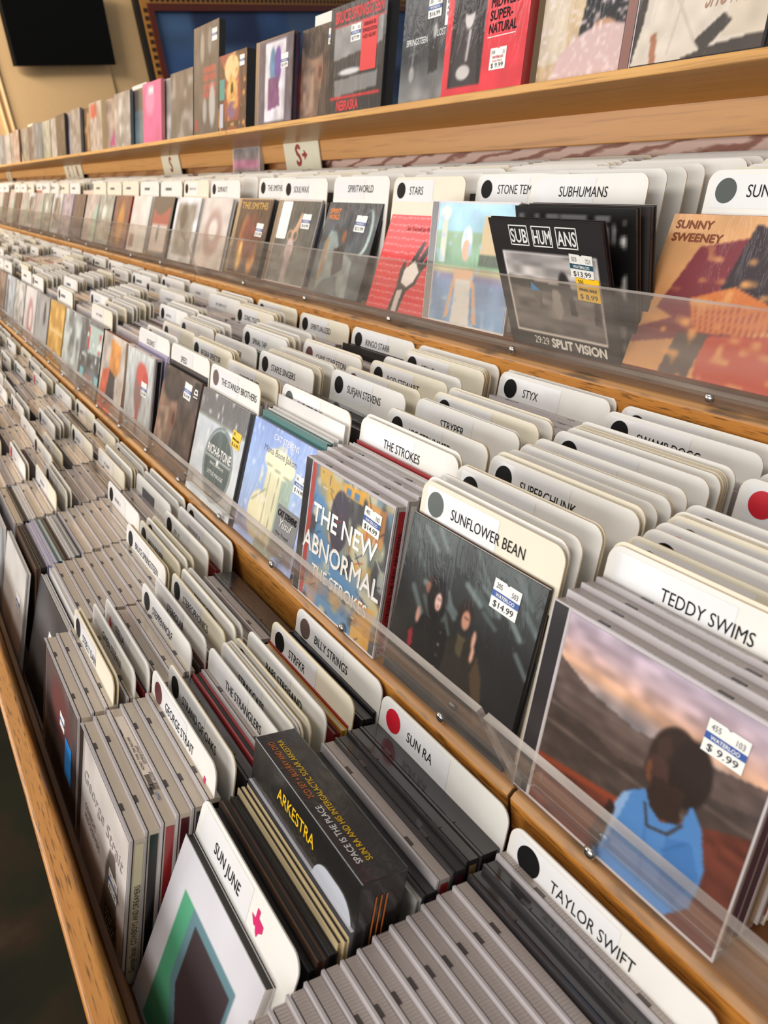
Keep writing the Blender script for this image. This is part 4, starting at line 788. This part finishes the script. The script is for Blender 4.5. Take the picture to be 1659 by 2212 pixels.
mb = MB(); mb.plate([(p[0] + .018, p[1] + .066) for p in rrect(.034, .056, .003)], -.0007, -.0005, WHITE, WHITE); e = mb.build('promo_sticker', r); letters(e, lambda t: scribble(t, .023, .112, 6, INK, .004)); price(r, .108, .094, -1, '', '', '$14.99', s=.95)
def c_fire(c): return c.fill('3A2A28').noise(5, .3).ell(.3, .6, .14, .35, 'C98A3A', .5).ell(.7, .75, .12, .25, 'C98A3A', .5).ell(.5, .5, .3, .3, '6A2A28', .6).ell(.3, .75, .06, .2, 'E8C060', .5).noise(9, .2)
r = front('cd_jewel_case', 'dark jewel case with gold flames beneath gold capital lettering', -1.3480, .5480, UZ, c_fire, jewel='d', w=JW, t=JT, lean=26, basey=.4955, n=70)
letters(r, lambda t: (text(t, 'THE SMITHS', .02, .108, .011, GOLDINK, width=.105, bold=.0004), text(t, 'LOUDER THAN BOMBS', .022, .097, .005, WHITE, width=.095)) if False else text(t, 'THE SMITHS', .02, .108, .011, GOLDINK, width=.105, bold=.0004)); price(r, .112, .075, -2, '', '', '$12.99', s=.95)
TOPC = [('milky white jewel case with a pink grey swirl', 'w', lambda c: c.fill('CFC6C2').noise(6, .1).ell(.5, .5, .3, .35, 'A9928E', .3).ell(.5, .45, .15, .15, 'DAD5D0', .3)), ('white framed jewel case with a smoky grey picture', 'w', lambda c: c.fill('C9CCD0').rect(.12, .1, .85, .9, '8E8C86').noise(6, .25).ell(.4, .3, .14, .2, '4A4A48', .3)), ('charcoal digipak with a brick red jagged band', 'k', lambda c: c.fill('464648').poly([(.1, .2), (.3, .3), (.6, .28), (.9, .15), (.9, .48), (.1, .48)], '9C4A48').rect(.12, .48, .88, .95, 'CFC4C0').ell(.45, .62, .06, .14, '5E6468', .3)),
        ('plain white digipak', 'w', lambda c: c.fill('D5D2CE').noise(4, .06).rect(.1, .7, .35, .95, '8A5A58')), ('maroon digipak with an orange gold figure', 'r', lambda c: c.fill('6E4440').noise(5, .2).ell(.5, .55, .2, .4, 'B8803E', .4)), ('grey sage digipak', 'g', lambda c: c.fill('8E948E').noise(6, .25).ell(.4, .35, .15, .15, 'D5DCD2', .4)), ('pale pink-grey digipak with a green arc', 'w', lambda c: c.fill('B4AAA6').noise(6, .15).ell(.9, .6, .2, .4, '9CC0AE', .2)), ('dark plum digipak', 'k', lambda c: c.fill('4A4046').noise(6, .3)), ('washed lilac digipak', 'l', lambda c: c.fill('9C94A0').noise(6, .2))]
for i in range(20):
    lb, bd, f = TOPC[i % 9] if i < 9 else R_.choice(TOPC)
    front('cd_digipak', '%s, %s face-out top disc from right' % (lb, ordw(9 + i)) if i < 9 else 'blurred %s, %s face-out top disc from right' % (lb, ordw(9 + i)), -1.510 - .158 * i, .546, UZ, f, body=bd, t=.006, lean=25, basey=.4955, n=34)
# --- lower tier
def c_geo(c):
    c.fill('CFCDD2'); return c.rect(.17, .2, .83, .98, '4F9E78').poly([(.30, .2), (.83, .2), (.83, .98), (.56, .98), (.30, .62)], '5E8088').poly([(.36, .26), (.80, .26), (.80, .92), (.60, .92), (.36, .60)], '3B3034').noise(4, .03)
r = front('cd_digipak', 'white digipak with a green square, tipped far back in front of the lower bins', -.4005, 0, LZ, c_geo, body='w', w=.129, t=.0068, lean=31.0, edge=mat('sleeve_board_tan', 'C9AE8C', .6), basey=-.0190, n=130)
price(r, .108, .026, 2, '215', '20', '$ 9.99', s=.82)
C_('L', 1, .0600, 'SUN JUNE', '', 'b')
it = ITEMS.pop(); r = root('divider_card', it['x'] + .001, -.0015, LZ + .0006, 26); link('card', CARD_ME['b'], r); link('label_strip', STRIP_ME, r)
letters(r, lambda t: text(t, 'SUN JUNE', .030, CH - .021, .0082, INK, width=.040, bold=.0001)); texas(.088, CH - .009, .015, PINK).build('state_sticker', r)
tag(r, 'white divider card with a pink state-shaped sticker, behind the green square digipak', 'divider card', 'divider cards in the lower bins')
def c_hat(c): return c.grad([(0, 'C9C2BC'), (.5, 'BFB9B4'), (1, '9A928C')]).noise(5, .08).poly([(.6, .5), (.67, .32), (.78, .30), (.84, .48), (.9, .52), (.84, .56), (.9, .85), (.95, 1), (.5, 1), (.56, .75), (.6, .58)], '57504C', .9).rect(.62, .72, .86, .95, '1B1A1A').rect(0, 0, .04, 1, 'A9A29C')
r = front('cd_jewel_case', 'grey jewel case with a hatted silhouette and black sticker, front disc of its lower column', -.5480, .0118, LZ, c_hat, jewel='b', w=JW, t=JT, lean=17.5, n=80, sp=2)
letters(r, lambda t: (text(t, 'George Strait', .02, .088, .012, mat('ink_wash', 'A39C98', .5), width=.11, shear=.25, rot=0), text(t, 'COWBOYS', .028, .066, .006, GREYINK, width=.032), text(t, 'AND DREAMERS', .028, .058, .006, GREYINK, width=.045), [scribble(t, .098, .03 - i * .005, 6, WHITE, .003) for i in range(3)]), y=-.0003)
letters(r, lambda t: stext(t, 'George Strait  COWBOYS AND DREAMERS', .0085, .012, .0042, INK, JW + .0006, .075), 'spine_lettering')
price(r, .112, .062, 2, '104', '201', '$12.99', s=.75)
def c_murk(c): return c.grad([(0, '5A4A46'), (.4, '3E3234'), (1, '3A2A22')]).noise(5, .3).ell(.5, .25, .3, .2, '6A3A38', .6)
r = front('cd_jewel_case', 'dark purple-brown jewel case with white and blue stickers, front of fourth lower column', -.6960, .0112, LZ, c_murk, jewel='b', w=JW, t=JT, lean=17, n=60, sp=2)
price(r, .088, .088, 0, '', '', '', s=.62); mb = MB(); mb.rect(.1, .045, .124, .082, -.0006, mat('sticker_sky', '2F8AD6', .4)); mb.build('promo_sticker', r)
r = front('cd_digipak', 'black digipak with white price tag and label, front of fifth lower column', -.8430, .0330, LZ, lambda c: c.fill('3A3838').noise(4, .2).ell(.4, .4, .4, .3, '545252', .6), body='k', t=.006, lean=24, n=50)
price(r, .088, .082, 0, '', '', '$15.99', s=.9); mb = MB(); mb.rect(.104, .05, .134, .088, -.0006, WHITE); e = mb.build('promo_sticker', r); letters(e, lambda t: [scribble(t, .107, .08 - i * .007, 6, INK, .004) for i in range(4)])
r = front('cd_digipak', 'creased white digipak leaning in front of the sixth lower column', -.9900, .0200, LZ, lambda c: c.grad([(0, 'CFCBC6'), (1, 'C4BDB6')]).noise(4, .06), body='w', t=.004, lean=21, n=30); price(r, .105, .075, 0, '', '', '$13.99', s=.8)
for i in range(6, 20):
    lb, bd, f = R_.choice(MIDC); front('cd_digipak', '%s, front disc of %s lower column from right' % (lb, ordw(i + 1)), colx('L', i), .014, LZ, f, body=bd, t=.006, lean=17, n=20)
# the thick boxed set and its neighbours
def ttext(mb, body, x, y, cap, m, z, width):     # along the top, read from behind
    v, f, wd = glyphs(body); s = cap / .729; sx = width / wd; n = len(mb.v); i = mb.mi(m)
    for a, b in v: mb.v.append((x - a * sx, y - b * s, z))
    for q in f: mb.f.append(tuple(n + t for t in q)); mb.m.append(i)
bh = .1580; th = .030
r = root('cd_box_set', -.4010, .1060 - bh * math.sin(math.radians(17)), LZ + .009, 17); tag(r, 'thick black wrapped box set with yellow, orange and white lettering on top', 'box set')
BOXM = mat('box_black', '1C1A1A', .3, coat=.7, bump=(70, .4, .002)); mb = MB(); mb.box(0, .142, 0, th, 0, bh, BOXM); bevel(mb.build('box', r), .0008)
letters(r, lambda t: (ttext(t, 'SUN RA AND HIS INTERGALACTIC SOLAR ARKESTRA', .128, .0150, .0042, YEL, bh + .0003, .118), ttext(t, 'SPACE IS THE PLACE', .128, .0085, .0042, WHITE, bh + .0003, .05), ttext(t, '2CD SET + BLU-RAY AND DVD', .070, .0085, .0042, ORANGEINK, bh + .0003, .06)), 'top_lettering')
mb = MB(); mb.plate([(p[0] + .092, p[1] + .062) for p in rrect(.046, .076, .016)], -.0005, -.0002, mat('box_label_grey', 'B9BDC6', .35), WHITE)
for i in range(22): mb.rect(.104 + i * .0013, .066, .104 + i * .0013 + (.0009 if i % 3 else .0005), .082, -.0007, INK)
e = mb.build('back_label', r); letters(e, lambda t: [scribble(t, .098, .126 - i * .0048, 9, INK, .003) for i in range(8)]); letters(r, lambda t: text(t, 'ARKESTRA', .040, bh - .020, .0095, YEL, width=.05))
mb = MB()
for y in (.010, .0135, .017): mb.face([(.1424, y, 0), (.1424, y + .0009, 0), (.1424, y + .0009, bh - .012), (.1424, y, bh - .012)], ORANGEINK)
mb.build('spine_stripes', r)
r = front('cd_digipak', 'dark fronted silver digipak with white lower-case lettering, in front of the box set', -.4000, .0945, LZ, lambda c: c.fill('3C3C42').noise(4, .15), body='g', t=.0095, lean=17, n=30, dz=.007, edge=mat('sleeve_board_white', 'DAD8DC', .4))
letters(r, lambda t: (text(t, 'sun ra and his', .02, .108, .0085, WHITE, width=.062, bold=.0002), text(t, 'double', .105, .104, .007, WHITE, width=.025)))
# paper label along the top of one case, white lettering on the red one
it = min((i for i in ITEMS if i['t'] == 'L' and i['k'] == 2 and i['kind'] == 'J'), key=lambda i: abs(i['y'] + .0365 - .033))
mb = MB(); mb.face([(.036, .0032, JH + .0002), (.1245, .0032, JH + .0002), (.1245, .0096, JH + .0002), (.036, .0096, JH + .0002)], mat('top_label', 'E8D9C8', .4)); mb.v = [(JW - x - .005, y, z) for x, y, z in mb.v]; mb.f = [f[::-1] for f in mb.f]
for i in range(16): mb.face([(.090 + i * .0011, .0036, JH + .0004), (.0906 + i * .0011, .0036, JH + .0004), (.0906 + i * .0011, .0072, JH + .0004), (.090 + i * .0011, .0072, JH + .0004)], INK)
e = mb.build('top_label', it['o']); t = MB()
def ftext(mb, body, x, y, cap, m, z, width):
    v, f, wd = glyphs(body); s = cap / .729; sx = width / wd; n = len(mb.v); i = mb.mi(m)
    for a, b in v: mb.v.append((x + a * sx, y + b * s, z))
    for q in f: mb.f.append(tuple(n + k for k in q)); mb.m.append(i)
ttext(t, 'GEORGE STRAIT', .078, .0090, .0020, INK, JH + .0005, .024); ttext(t, 'HONKY TONK TIME MACHINE', .084, .0062, .0020, INK, JH + .0005, .042); ftext(t, '602577117299', .088, .0074, .0020, INK, JH + .0005, .020); ftext(t, 'UMG', .111, .0050, .0026, BLUE, JH + .0005, .0085); t.build('lettering', e)
it = min((i for i in ITEMS if i['t'] == 'L' and i['k'] == 2 and i['kind'] == 'D'), key=lambda i: abs(i['y'] + .0365 - .1055))
letters(it['o'], lambda t: (text(t, 'the Stranglers', .012, .110, .006, WHITE, width=.036, shear=.3)))

# ------------------------------------------------------------------ the display shelf above
SY, SZ = .6075, .0190
def shelf(lab, x, cv, w=.140, h=.125, t=.008, back=0, jewel=None, body='k', n=60, m=WRAP, name='cd_digipak', sp=1, yaw=0, cat='cd'):
    s = math.sin(math.radians(13)); c_ = math.cos(math.radians(13))
    y = SY + back * c_; z = SZ - back * s + .0003
    r = root(name, x, y, z, 13, yaw); tag(r, lab, cat, 'discs displayed on the shelf' if cat == 'cd' else None)
    if jewel:
        a, b, q, d = jewel_meshes(jewel, sp, max(t, JT)); a.build('lid', r); b.build('tray', r); o_ = q.build('hinge_tab', r); link('hinge_tab', o_.data, r, (.074, 0, 0)); d.build('spine_card', r)
        mb = MB(); mb.rect(.0008, .001, .0115, h - .001, -.0002, mat('hinge_rose', '8A5E54', .3, coat=.4) if sp == 0 else LIDDK); mb.rect(.0123, .001, .0135, h - .001, -.0002, LIDC); mb.build('hinge_strip', r)
        link('booklet', cv(Cv(w - .0155, h - .004, n)).mesh('booklet', m), r, (.0142, -.0003, .002))
    else:
        mb = MB(); mb.box(0, w, 0, t, 0, h, mat('body_' + body, SLV[body], .35, coat=.4)); bevel(mb.build('sleeve', r), .0005)
        link('front_cover', cv(Cv(w - .0006, h - .0006, n)).mesh('front_cover', m), r, (.0003, -.0003, .0003))
    return r
def c_gown(c): return c.fill('4A423E').poly([(.10, .30), (.20, .08), (.46, .06), (.54, .36), (.74, .50), (.86, .66), (.88, .92), (.6, .95), (.4, 1), (.0, 1), (.06, .72)], 'D3C8B9').poly([(.74, .62), (1, .56), (1, .92), (.7, .9)], 'C9BCA9').poly([(.5, .9), (.7, .76), (.76, .82), (.58, .98)], '4A443F').poly([(.88, .0), (1, .0), (1, .46), (.92, .5)], 'CFC8C0').ell(.3, .16, .10, .16, 'D8C09A', .3).ell(.31, .1, .05, .07, 'D8B49C', .2).line(.24, .5, .5, .9, .012, 'BEB2A2').line(.4, .45, .3, .95, .01, 'C0B5A5').poly([(.14, .82), (.19, .81), (.21, 1), (.16, 1)], 'A8745A').noise(10, .06)
r = shelf('jewel case with a cream gown on its cover, right end of the shelf', -.5570, c_gown, w=JW, jewel='d', sp=0, n=100, name='cd_jewel_case')
letters(r, lambda t: (text(t, 'A', .092, .064, .013, mat('print_rose', 'A9826C', .4)), text(t, 'SHOWGIRL', .082, .036, .021, mat('print_rose', 'A9826C', .4), width=.054, shear=.25)), y=-.0003)
def c_table(c): return c.grad([(0, 'C9B696'), (1, 'BFA582')]).rect(0, 0, .26, .85, 'CFC7B8', .6).noise(6, .08, 3, 1).rect(.85, 0, 1, .75, 'D9CDB4').poly([(.38, .66), (.42, .42), (.5, .26), (.62, .22), (.78, .24), (.86, .4), (.86, .66), (.6, .74), (.38, .74)], '2F2F31').ell(.62, .2, .075, .11, 'B98A6C', .15).poly([(.57, .26), (.67, .26), (.63, .36)], 'B98A6C').ell(.64, .12, .10, .08, '3A322E', .2).ell(.60, .655, .10, .05, 'BC8E70', .15).ell(.62, 1.02, .48, .38, 'CDB0AC', .05).blotch(34, 'E2CFCB', .58, .35)
r = shelf('digipak with a person in a dark jumper behind a lace covered table', -.6780, c_table, back=.012, n=100, body='c', t=.006); letters(r, lambda t: text(t, 'WORLD', .012, .080, .009, GREYINK, width=.032))
def c_red(c): return c.fill('D63A44').rect(.08, -.1, .5, .93, '2A2628').poly([(.12, .93), (.16, .4), (.28, .3), (.4, .4), (.46, .93)], '3E3839').ell(.3, .38, .06, .1, 'C9C4C0', .15).ell(.3, .3, .09, .07, '1E1A1B', .2).poly([(.28, .0), (.38, .0), (.34, .14), (.27, .12)], 'C8C3BF').ell(.27, .82, .09, .06, 'C4BFBB', .2).line(.32, .5, .3, .72, .02, 'B4AFAC').noise(8, .06)
r = shelf('bright red digipak with a black and white portrait panel and price tag', -.8260, c_red, body='r', n=100, t=.011)
letters(r, lambda t: (text(t, 'AUSTIN', .078, .102, .0095, WHITE, width=.034, bold=.0005), text(t, 'STAMBAUGH', .078, .091, .0095, WHITE, width=.052, bold=.0004), text(t, 'MIDWEST', .078, .079, .0095, INK, width=.045, bold=.0004), text(t, 'SUPER-', .078, .067, .0095, INK, width=.036, bold=.0004), text(t, 'NATURAL', .078, .055, .0095, INK, width=.044, bold=.0004), t.rect(.077, .051, .122, .0518, -.0006, WHITE)))
price(r, .098, .030, 0, '104', '51', '$ 9.99', style='r', s=.92)
def c_stage(c): return c.grad([(0, '35373A'), (.6, '3C3E40'), (.75, '6A6A6A'), (1, '8A8988')]).noise(6, .15).ell(.5, .38, .03, .06, 'A9A6A4', .3).poly([(.42, .46), (.56, .44), (.58, .72), (.44, .74)], '2B2A2A').ell(.18, .72, .04, .07, 'A9A7A4', .4).line(.2, .45, .18, .66, .01, '9A9896').line(.12, .55, .26, .53, .008, '8A8886').noise(10, .1)
r = shelf('charcoal digipak with a guitar on a bare stage and white sticker', -.9370, c_stage, back=.013, n=80, t=.006)
letters(r, lambda t: (text(t, 'SPRINGSTEEN', .010, .067, .0075, WHITE, width=.045), text(t, 'LOST AND FOUND', .075, .071, .0075, WHITE, width=.06))); price(r, .066, .102, 0, '205', '102', '$16.99', s=.95)
mb = MB(); mb.rect(.088, .080, .136, .122, -.0006, WHITE); e = mb.build('promo_sticker', r); letters(e, lambda t: [text(t, l, .091, .114 - i * .0062, .0042, INK, -.001, width=wd) for i, (l, wd) in enumerate((('SELECTIONS FROM', .04), ('THE LOST ALBUMS', .042), ('BOX SET TRACKS', .04), ('AVAILABLE FOR THE', .04), ('FIRST TIME', .022)))])
def c_road(c): return c.fill('2B2A2B').rect(.09, .2, .96, .55, '8C8B8A').noise(5, .15).poly([(.09, .5), (.96, .42), (.96, .62), (.09, .66)], '3A393A').ell(.4, .62, .2, .03, 'D0CFCE', .4).poly([(.12, .68), (.9, .66), (.9, .8), (.14, .84)], '8E8D8C', .8).rect(.06, .19, 1, .2, 'CC2A30').rect(.06, .845, .96, .86, 'CC2A30')
r = shelf('black box set with red capital lettering, tallest beside the brown digipak', -1.1060, c_road, w=.148, h=.134, t=.018, n=90, name='cd_box_set')
letters(r, lambda t: (text(t, 'BRUCE SPRINGSTEEN', .014, .113, .0145, REDINK, width=.125, bold=.0006), text(t, 'NEBRASKA', .028, .004, .0125, REDINK, width=.06, bold=.0006)))
mb = MB(); mb.rect(.088, .048, .128, .108, -.0006, mat('flash_red', 'D8202C', .4)); e = mb.build('promo_sticker', r); letters(e, lambda t: ([text(t, l, .108, .100 - i * .0072, .0048, INK, -.001, width=wd, align='c') for i, (l, wd) in enumerate((("NEBRASKA '82:", .03), ('EXPANDED EDITION', .035), ('4 CDS + BLU-RAY', .033)))], [scribble(t, .094, .077 - i * .0045, 8, INK, .0028) for i in range(6)])); price(r, .072, .096, 0, '205', '102', '$77.99', s=.9)
s_ = math.sin(math.radians(13))
r = facecd('brown digipak with a blurred head in profile, standing on the shelf', -1.2190, 0, SZ - .010 * s_ - .002, 13, bs=SY + .012); tag(r, group='discs displayed on the shelf')
def c_duo(c): return c.fill('56505E').noise(4, .1).rect(.2, .04, .8, .98, 'CFCBD2').ell(.42, .3, .09, .2, '4E7FA0', .2).ell(.58, .32, .1, .22, '5A3F90', .2).poly([(.3, .45), (.6, .45), (.66, .8), (.3, .85)], '6A3A6A').noise(8, .15)
r = shelf('jewel case with blue and purple figures on a white panel', -1.3660, c_duo, w=JW, jewel='d', n=60, name='cd_jewel_case', sp=5); price(r, .112, .088, 0, '', '', '$13.99', s=.9)
def c_totem(c): return c.fill('4A2A22').noise(6, .25).poly([(0, 0), (.6, 0), (.2, .2)], '8E3A34').ell(.5, .55, .3, .5, '8A3A28', .15).ell(.48, .2, .26, .18, 'D8C088', .1).ell(.5, .5, .2, .2, 'D8A070', .15).ell(.5, .48, .12, .15, 'E0B848', .1).ell(.5, .48, .05, .11, '1E1614', .15).ell(.5, .74, .18, .12, '7A5070', .12).rect(.2, .88, .8, .96, '3A2A1E').blotch(12, 'C89048', .68, .6)
r = shelf('thick box with a red and gold emblem and teal sticker', -1.5350, c_totem, w=.130, t=.046, n=70, name='cd_box_set'); mb = MB(); mb.rect(.006, .052, .030, .086, -.0006, mat('sticker_teal', '2A8F84', .4)); mb.build('promo_sticker', r); mb = MB(); mb.rect(.008, .006, .024, .046, -.0006, mat('sticker_lilac', 'B9BCCC', .4)); mb.build('barcode_sticker', r); price(r, .110, .108, 0, '', '', '', s=.75)
def c_wall(c):
    c.fill('4C4A4A').noise(5, .2).ell(.35, .2, .08, .14, '8A8886', .4).ell(.65, .16, .08, .12, '7A7876', .4)
    for i in range(4): c.rect(.38, .38 + i * .075, .9, .44 + i * .075, '9C3A38').rect(.52 + .1 * (i % 2), .38 + i * .075, .54 + .1 * (i % 2), .44 + i * .075, '4C3030')
    return c.ell(.45, .78, .08, .12, '9A9896', .4).ell(.75, .74, .12, .2, 'A9A7A5', .4).rect(.05, .86, .18, .97, '8E2A30')
r = shelf('tall dark booklet with a red brick block, rising above its neighbours', -1.6700, c_wall, w=.134, h=.188, t=.012, n=60, name='cd_longbox'); price(r, .112, .165, 0, '', '', '', s=.9)
def gc(a, b, k=.55): return lambda c: c.fill(a).noise(5, .2).blotch(5, b, k, .6)
SH = [('black and white group portrait digipak', -1.8150, gc('5A5654', '8E8A86', .62), 'k', 0), ('pale grey digipak with vertical texture', -1.9000, gc('9A958F', 'C4BFB8'), 'g', .012), ('bright pink digipak with white tag', -2.0210, lambda c: c.fill('D0508A').noise(4, .1).ell(.4, .3, .25, .25, 'DE7FAC', .4).rect(.35, .06, .6, .18, 'F0D8E2'), 'p', 0), ('slate blue-green digipak with a dark top', -2.1510, lambda c: c.fill('5C7078').rect(0, 0, 1, .4, '55504C').noise(5, .15), 'g', .012), ('silver wrapped digipak', -2.2700, gc('8E8A86', 'C8C4BE'), 'g', 0), ('lilac and tan digipak with a magenta corner', -2.4070, lambda c: c.fill('A58F82').noise(5, .2).poly([(.2, .9), (.6, .6), (.6, .95)], 'A8327A'), 'l', .012),
      ('beige digipak with a red square', -2.5500, lambda c: c.fill('A89A90').rect(.1, .04, .6, .3, 'BE3A34').noise(5, .2), 'c', 0), ('gold-brown mottled digipak', -2.7000, gc('7A5C40', 'C09A6C'), 'n', .012), ('dull grey digipak', -2.8100, gc('7E7A76', 'A09C98'), 'g', 0), ('mauve-grey wrapped digipak', -2.9330, gc('8E8086', 'BDB2B6'), 'l', .012), ('narrow black digipak', -3.0300, gc('3A3432', '5E5450'), 'k', 0)]
for lb, x, f, bd, bk in SH: shelf(lb + ' on the shelf', x, f, body=bd, back=bk, n=30)
x = -3.17; i = 12
while x > -6.1:
    a, b_ = R_.choice([('A9A39C', 'C9C4BC'), ('8E8880', 'B9A890'), ('A88C80', 'D0B8AC'), ('6E7478', '9CA8AC'), ('B4B0A0', '8A9A70'), ('5A4A48', '8A7A74')])
    shelf('small blurred muted digipak, %s disc from right on the shelf' % ordw(i + 9), x, gc(a, b_), body=R_.choice('gwcn'), back=R_.choice([0, .01]), n=14); x -= .152; i += 1
# cards standing up behind the displayed discs
def upright(lab, x, z, w, h, m, name='shelf_card', y=.668, yaw=0):
    r = root(name, x, y, -.0015, 13, yaw); tag(r, lab, 'card'); mb = MB(); mb.box(0, w, 0, .0015, 0, h, m); mb.build('card', r); return r
r = upright('white card with crossed guitars and black lettering behind the shelf discs', -1.262, 0, .150, .168, CARD, y=.658)
def gtr(t):
    for sgn in (1, -1):
        q = lambda a, b: (.045 + sgn * a, .118 + b)
        t.poly([q(-.004, .004), q(.012, .034), q(.015, .032), q(.000, .002)][::sgn], -.0006, INK); t.poly([q(-.002, .004), q(-.026, -.022), q(-.006, -.018), q(-.002, -.024), q(.002, 0)][::sgn], -.0006, INK); t.poly([q(.026, .034), q(.02, .022), q(.024, .022), q(.02, .01), q(.028, .024), q(.024, .024)][::sgn], -.0005, mat('bolt_grey', 'A9ABB4', .5))
letters(r, gtr, 'emblem'); letters(r, lambda t: (text(t, 'HEADBANGERS', .074, .132, .0095, INK, width=.066, bold=.0003), text(t, 'WALL', .09, .116, .0095, INK, width=.03, bold=.0003)))
upright('small white card with black emblem standing behind the pink digipak', -2.335, 0, .130, .165, CARD); upright('small black card behind the white emblem card', -2.43, 0, .10, .140, mat('sleeve_black', SLV['k'], .35, coat=.4), y=.680); upright('dark blue card rising behind the pink digipak', -2.15, 0, .120, .150, mat('sleeve_navy', '2A3346', .35), y=.675)
upright('pale card standing above the far left shelf discs', -3.95, 0, .13, .165, CARDC); upright('second pale card farther left behind the shelf discs', -3.75, 0, .11, .150, CARD); upright('white card at the far end of the shelf', -5.2, 0, .13, .165, CARD)
# loose pink-edged case standing above the top row by the arrow sign
r = root('cd_jewel_case', -1.73, .688, UZ + .069, 10); tag(r, 'grey and pink case sticking up by the arrow sign', 'cd'); mb = MB(); mb.box(0, .142, 0, .01, 0, .125, LIDC); mb.build('case', r); link('booklet', (lambda c: c.fill('8A8688').rect(0, .17, 1, .34, 'D288AC').noise(8, .2))(Cv(.13, .12, 30)).mesh('booklet', WRAP), r, (.006, -.0004, .003))
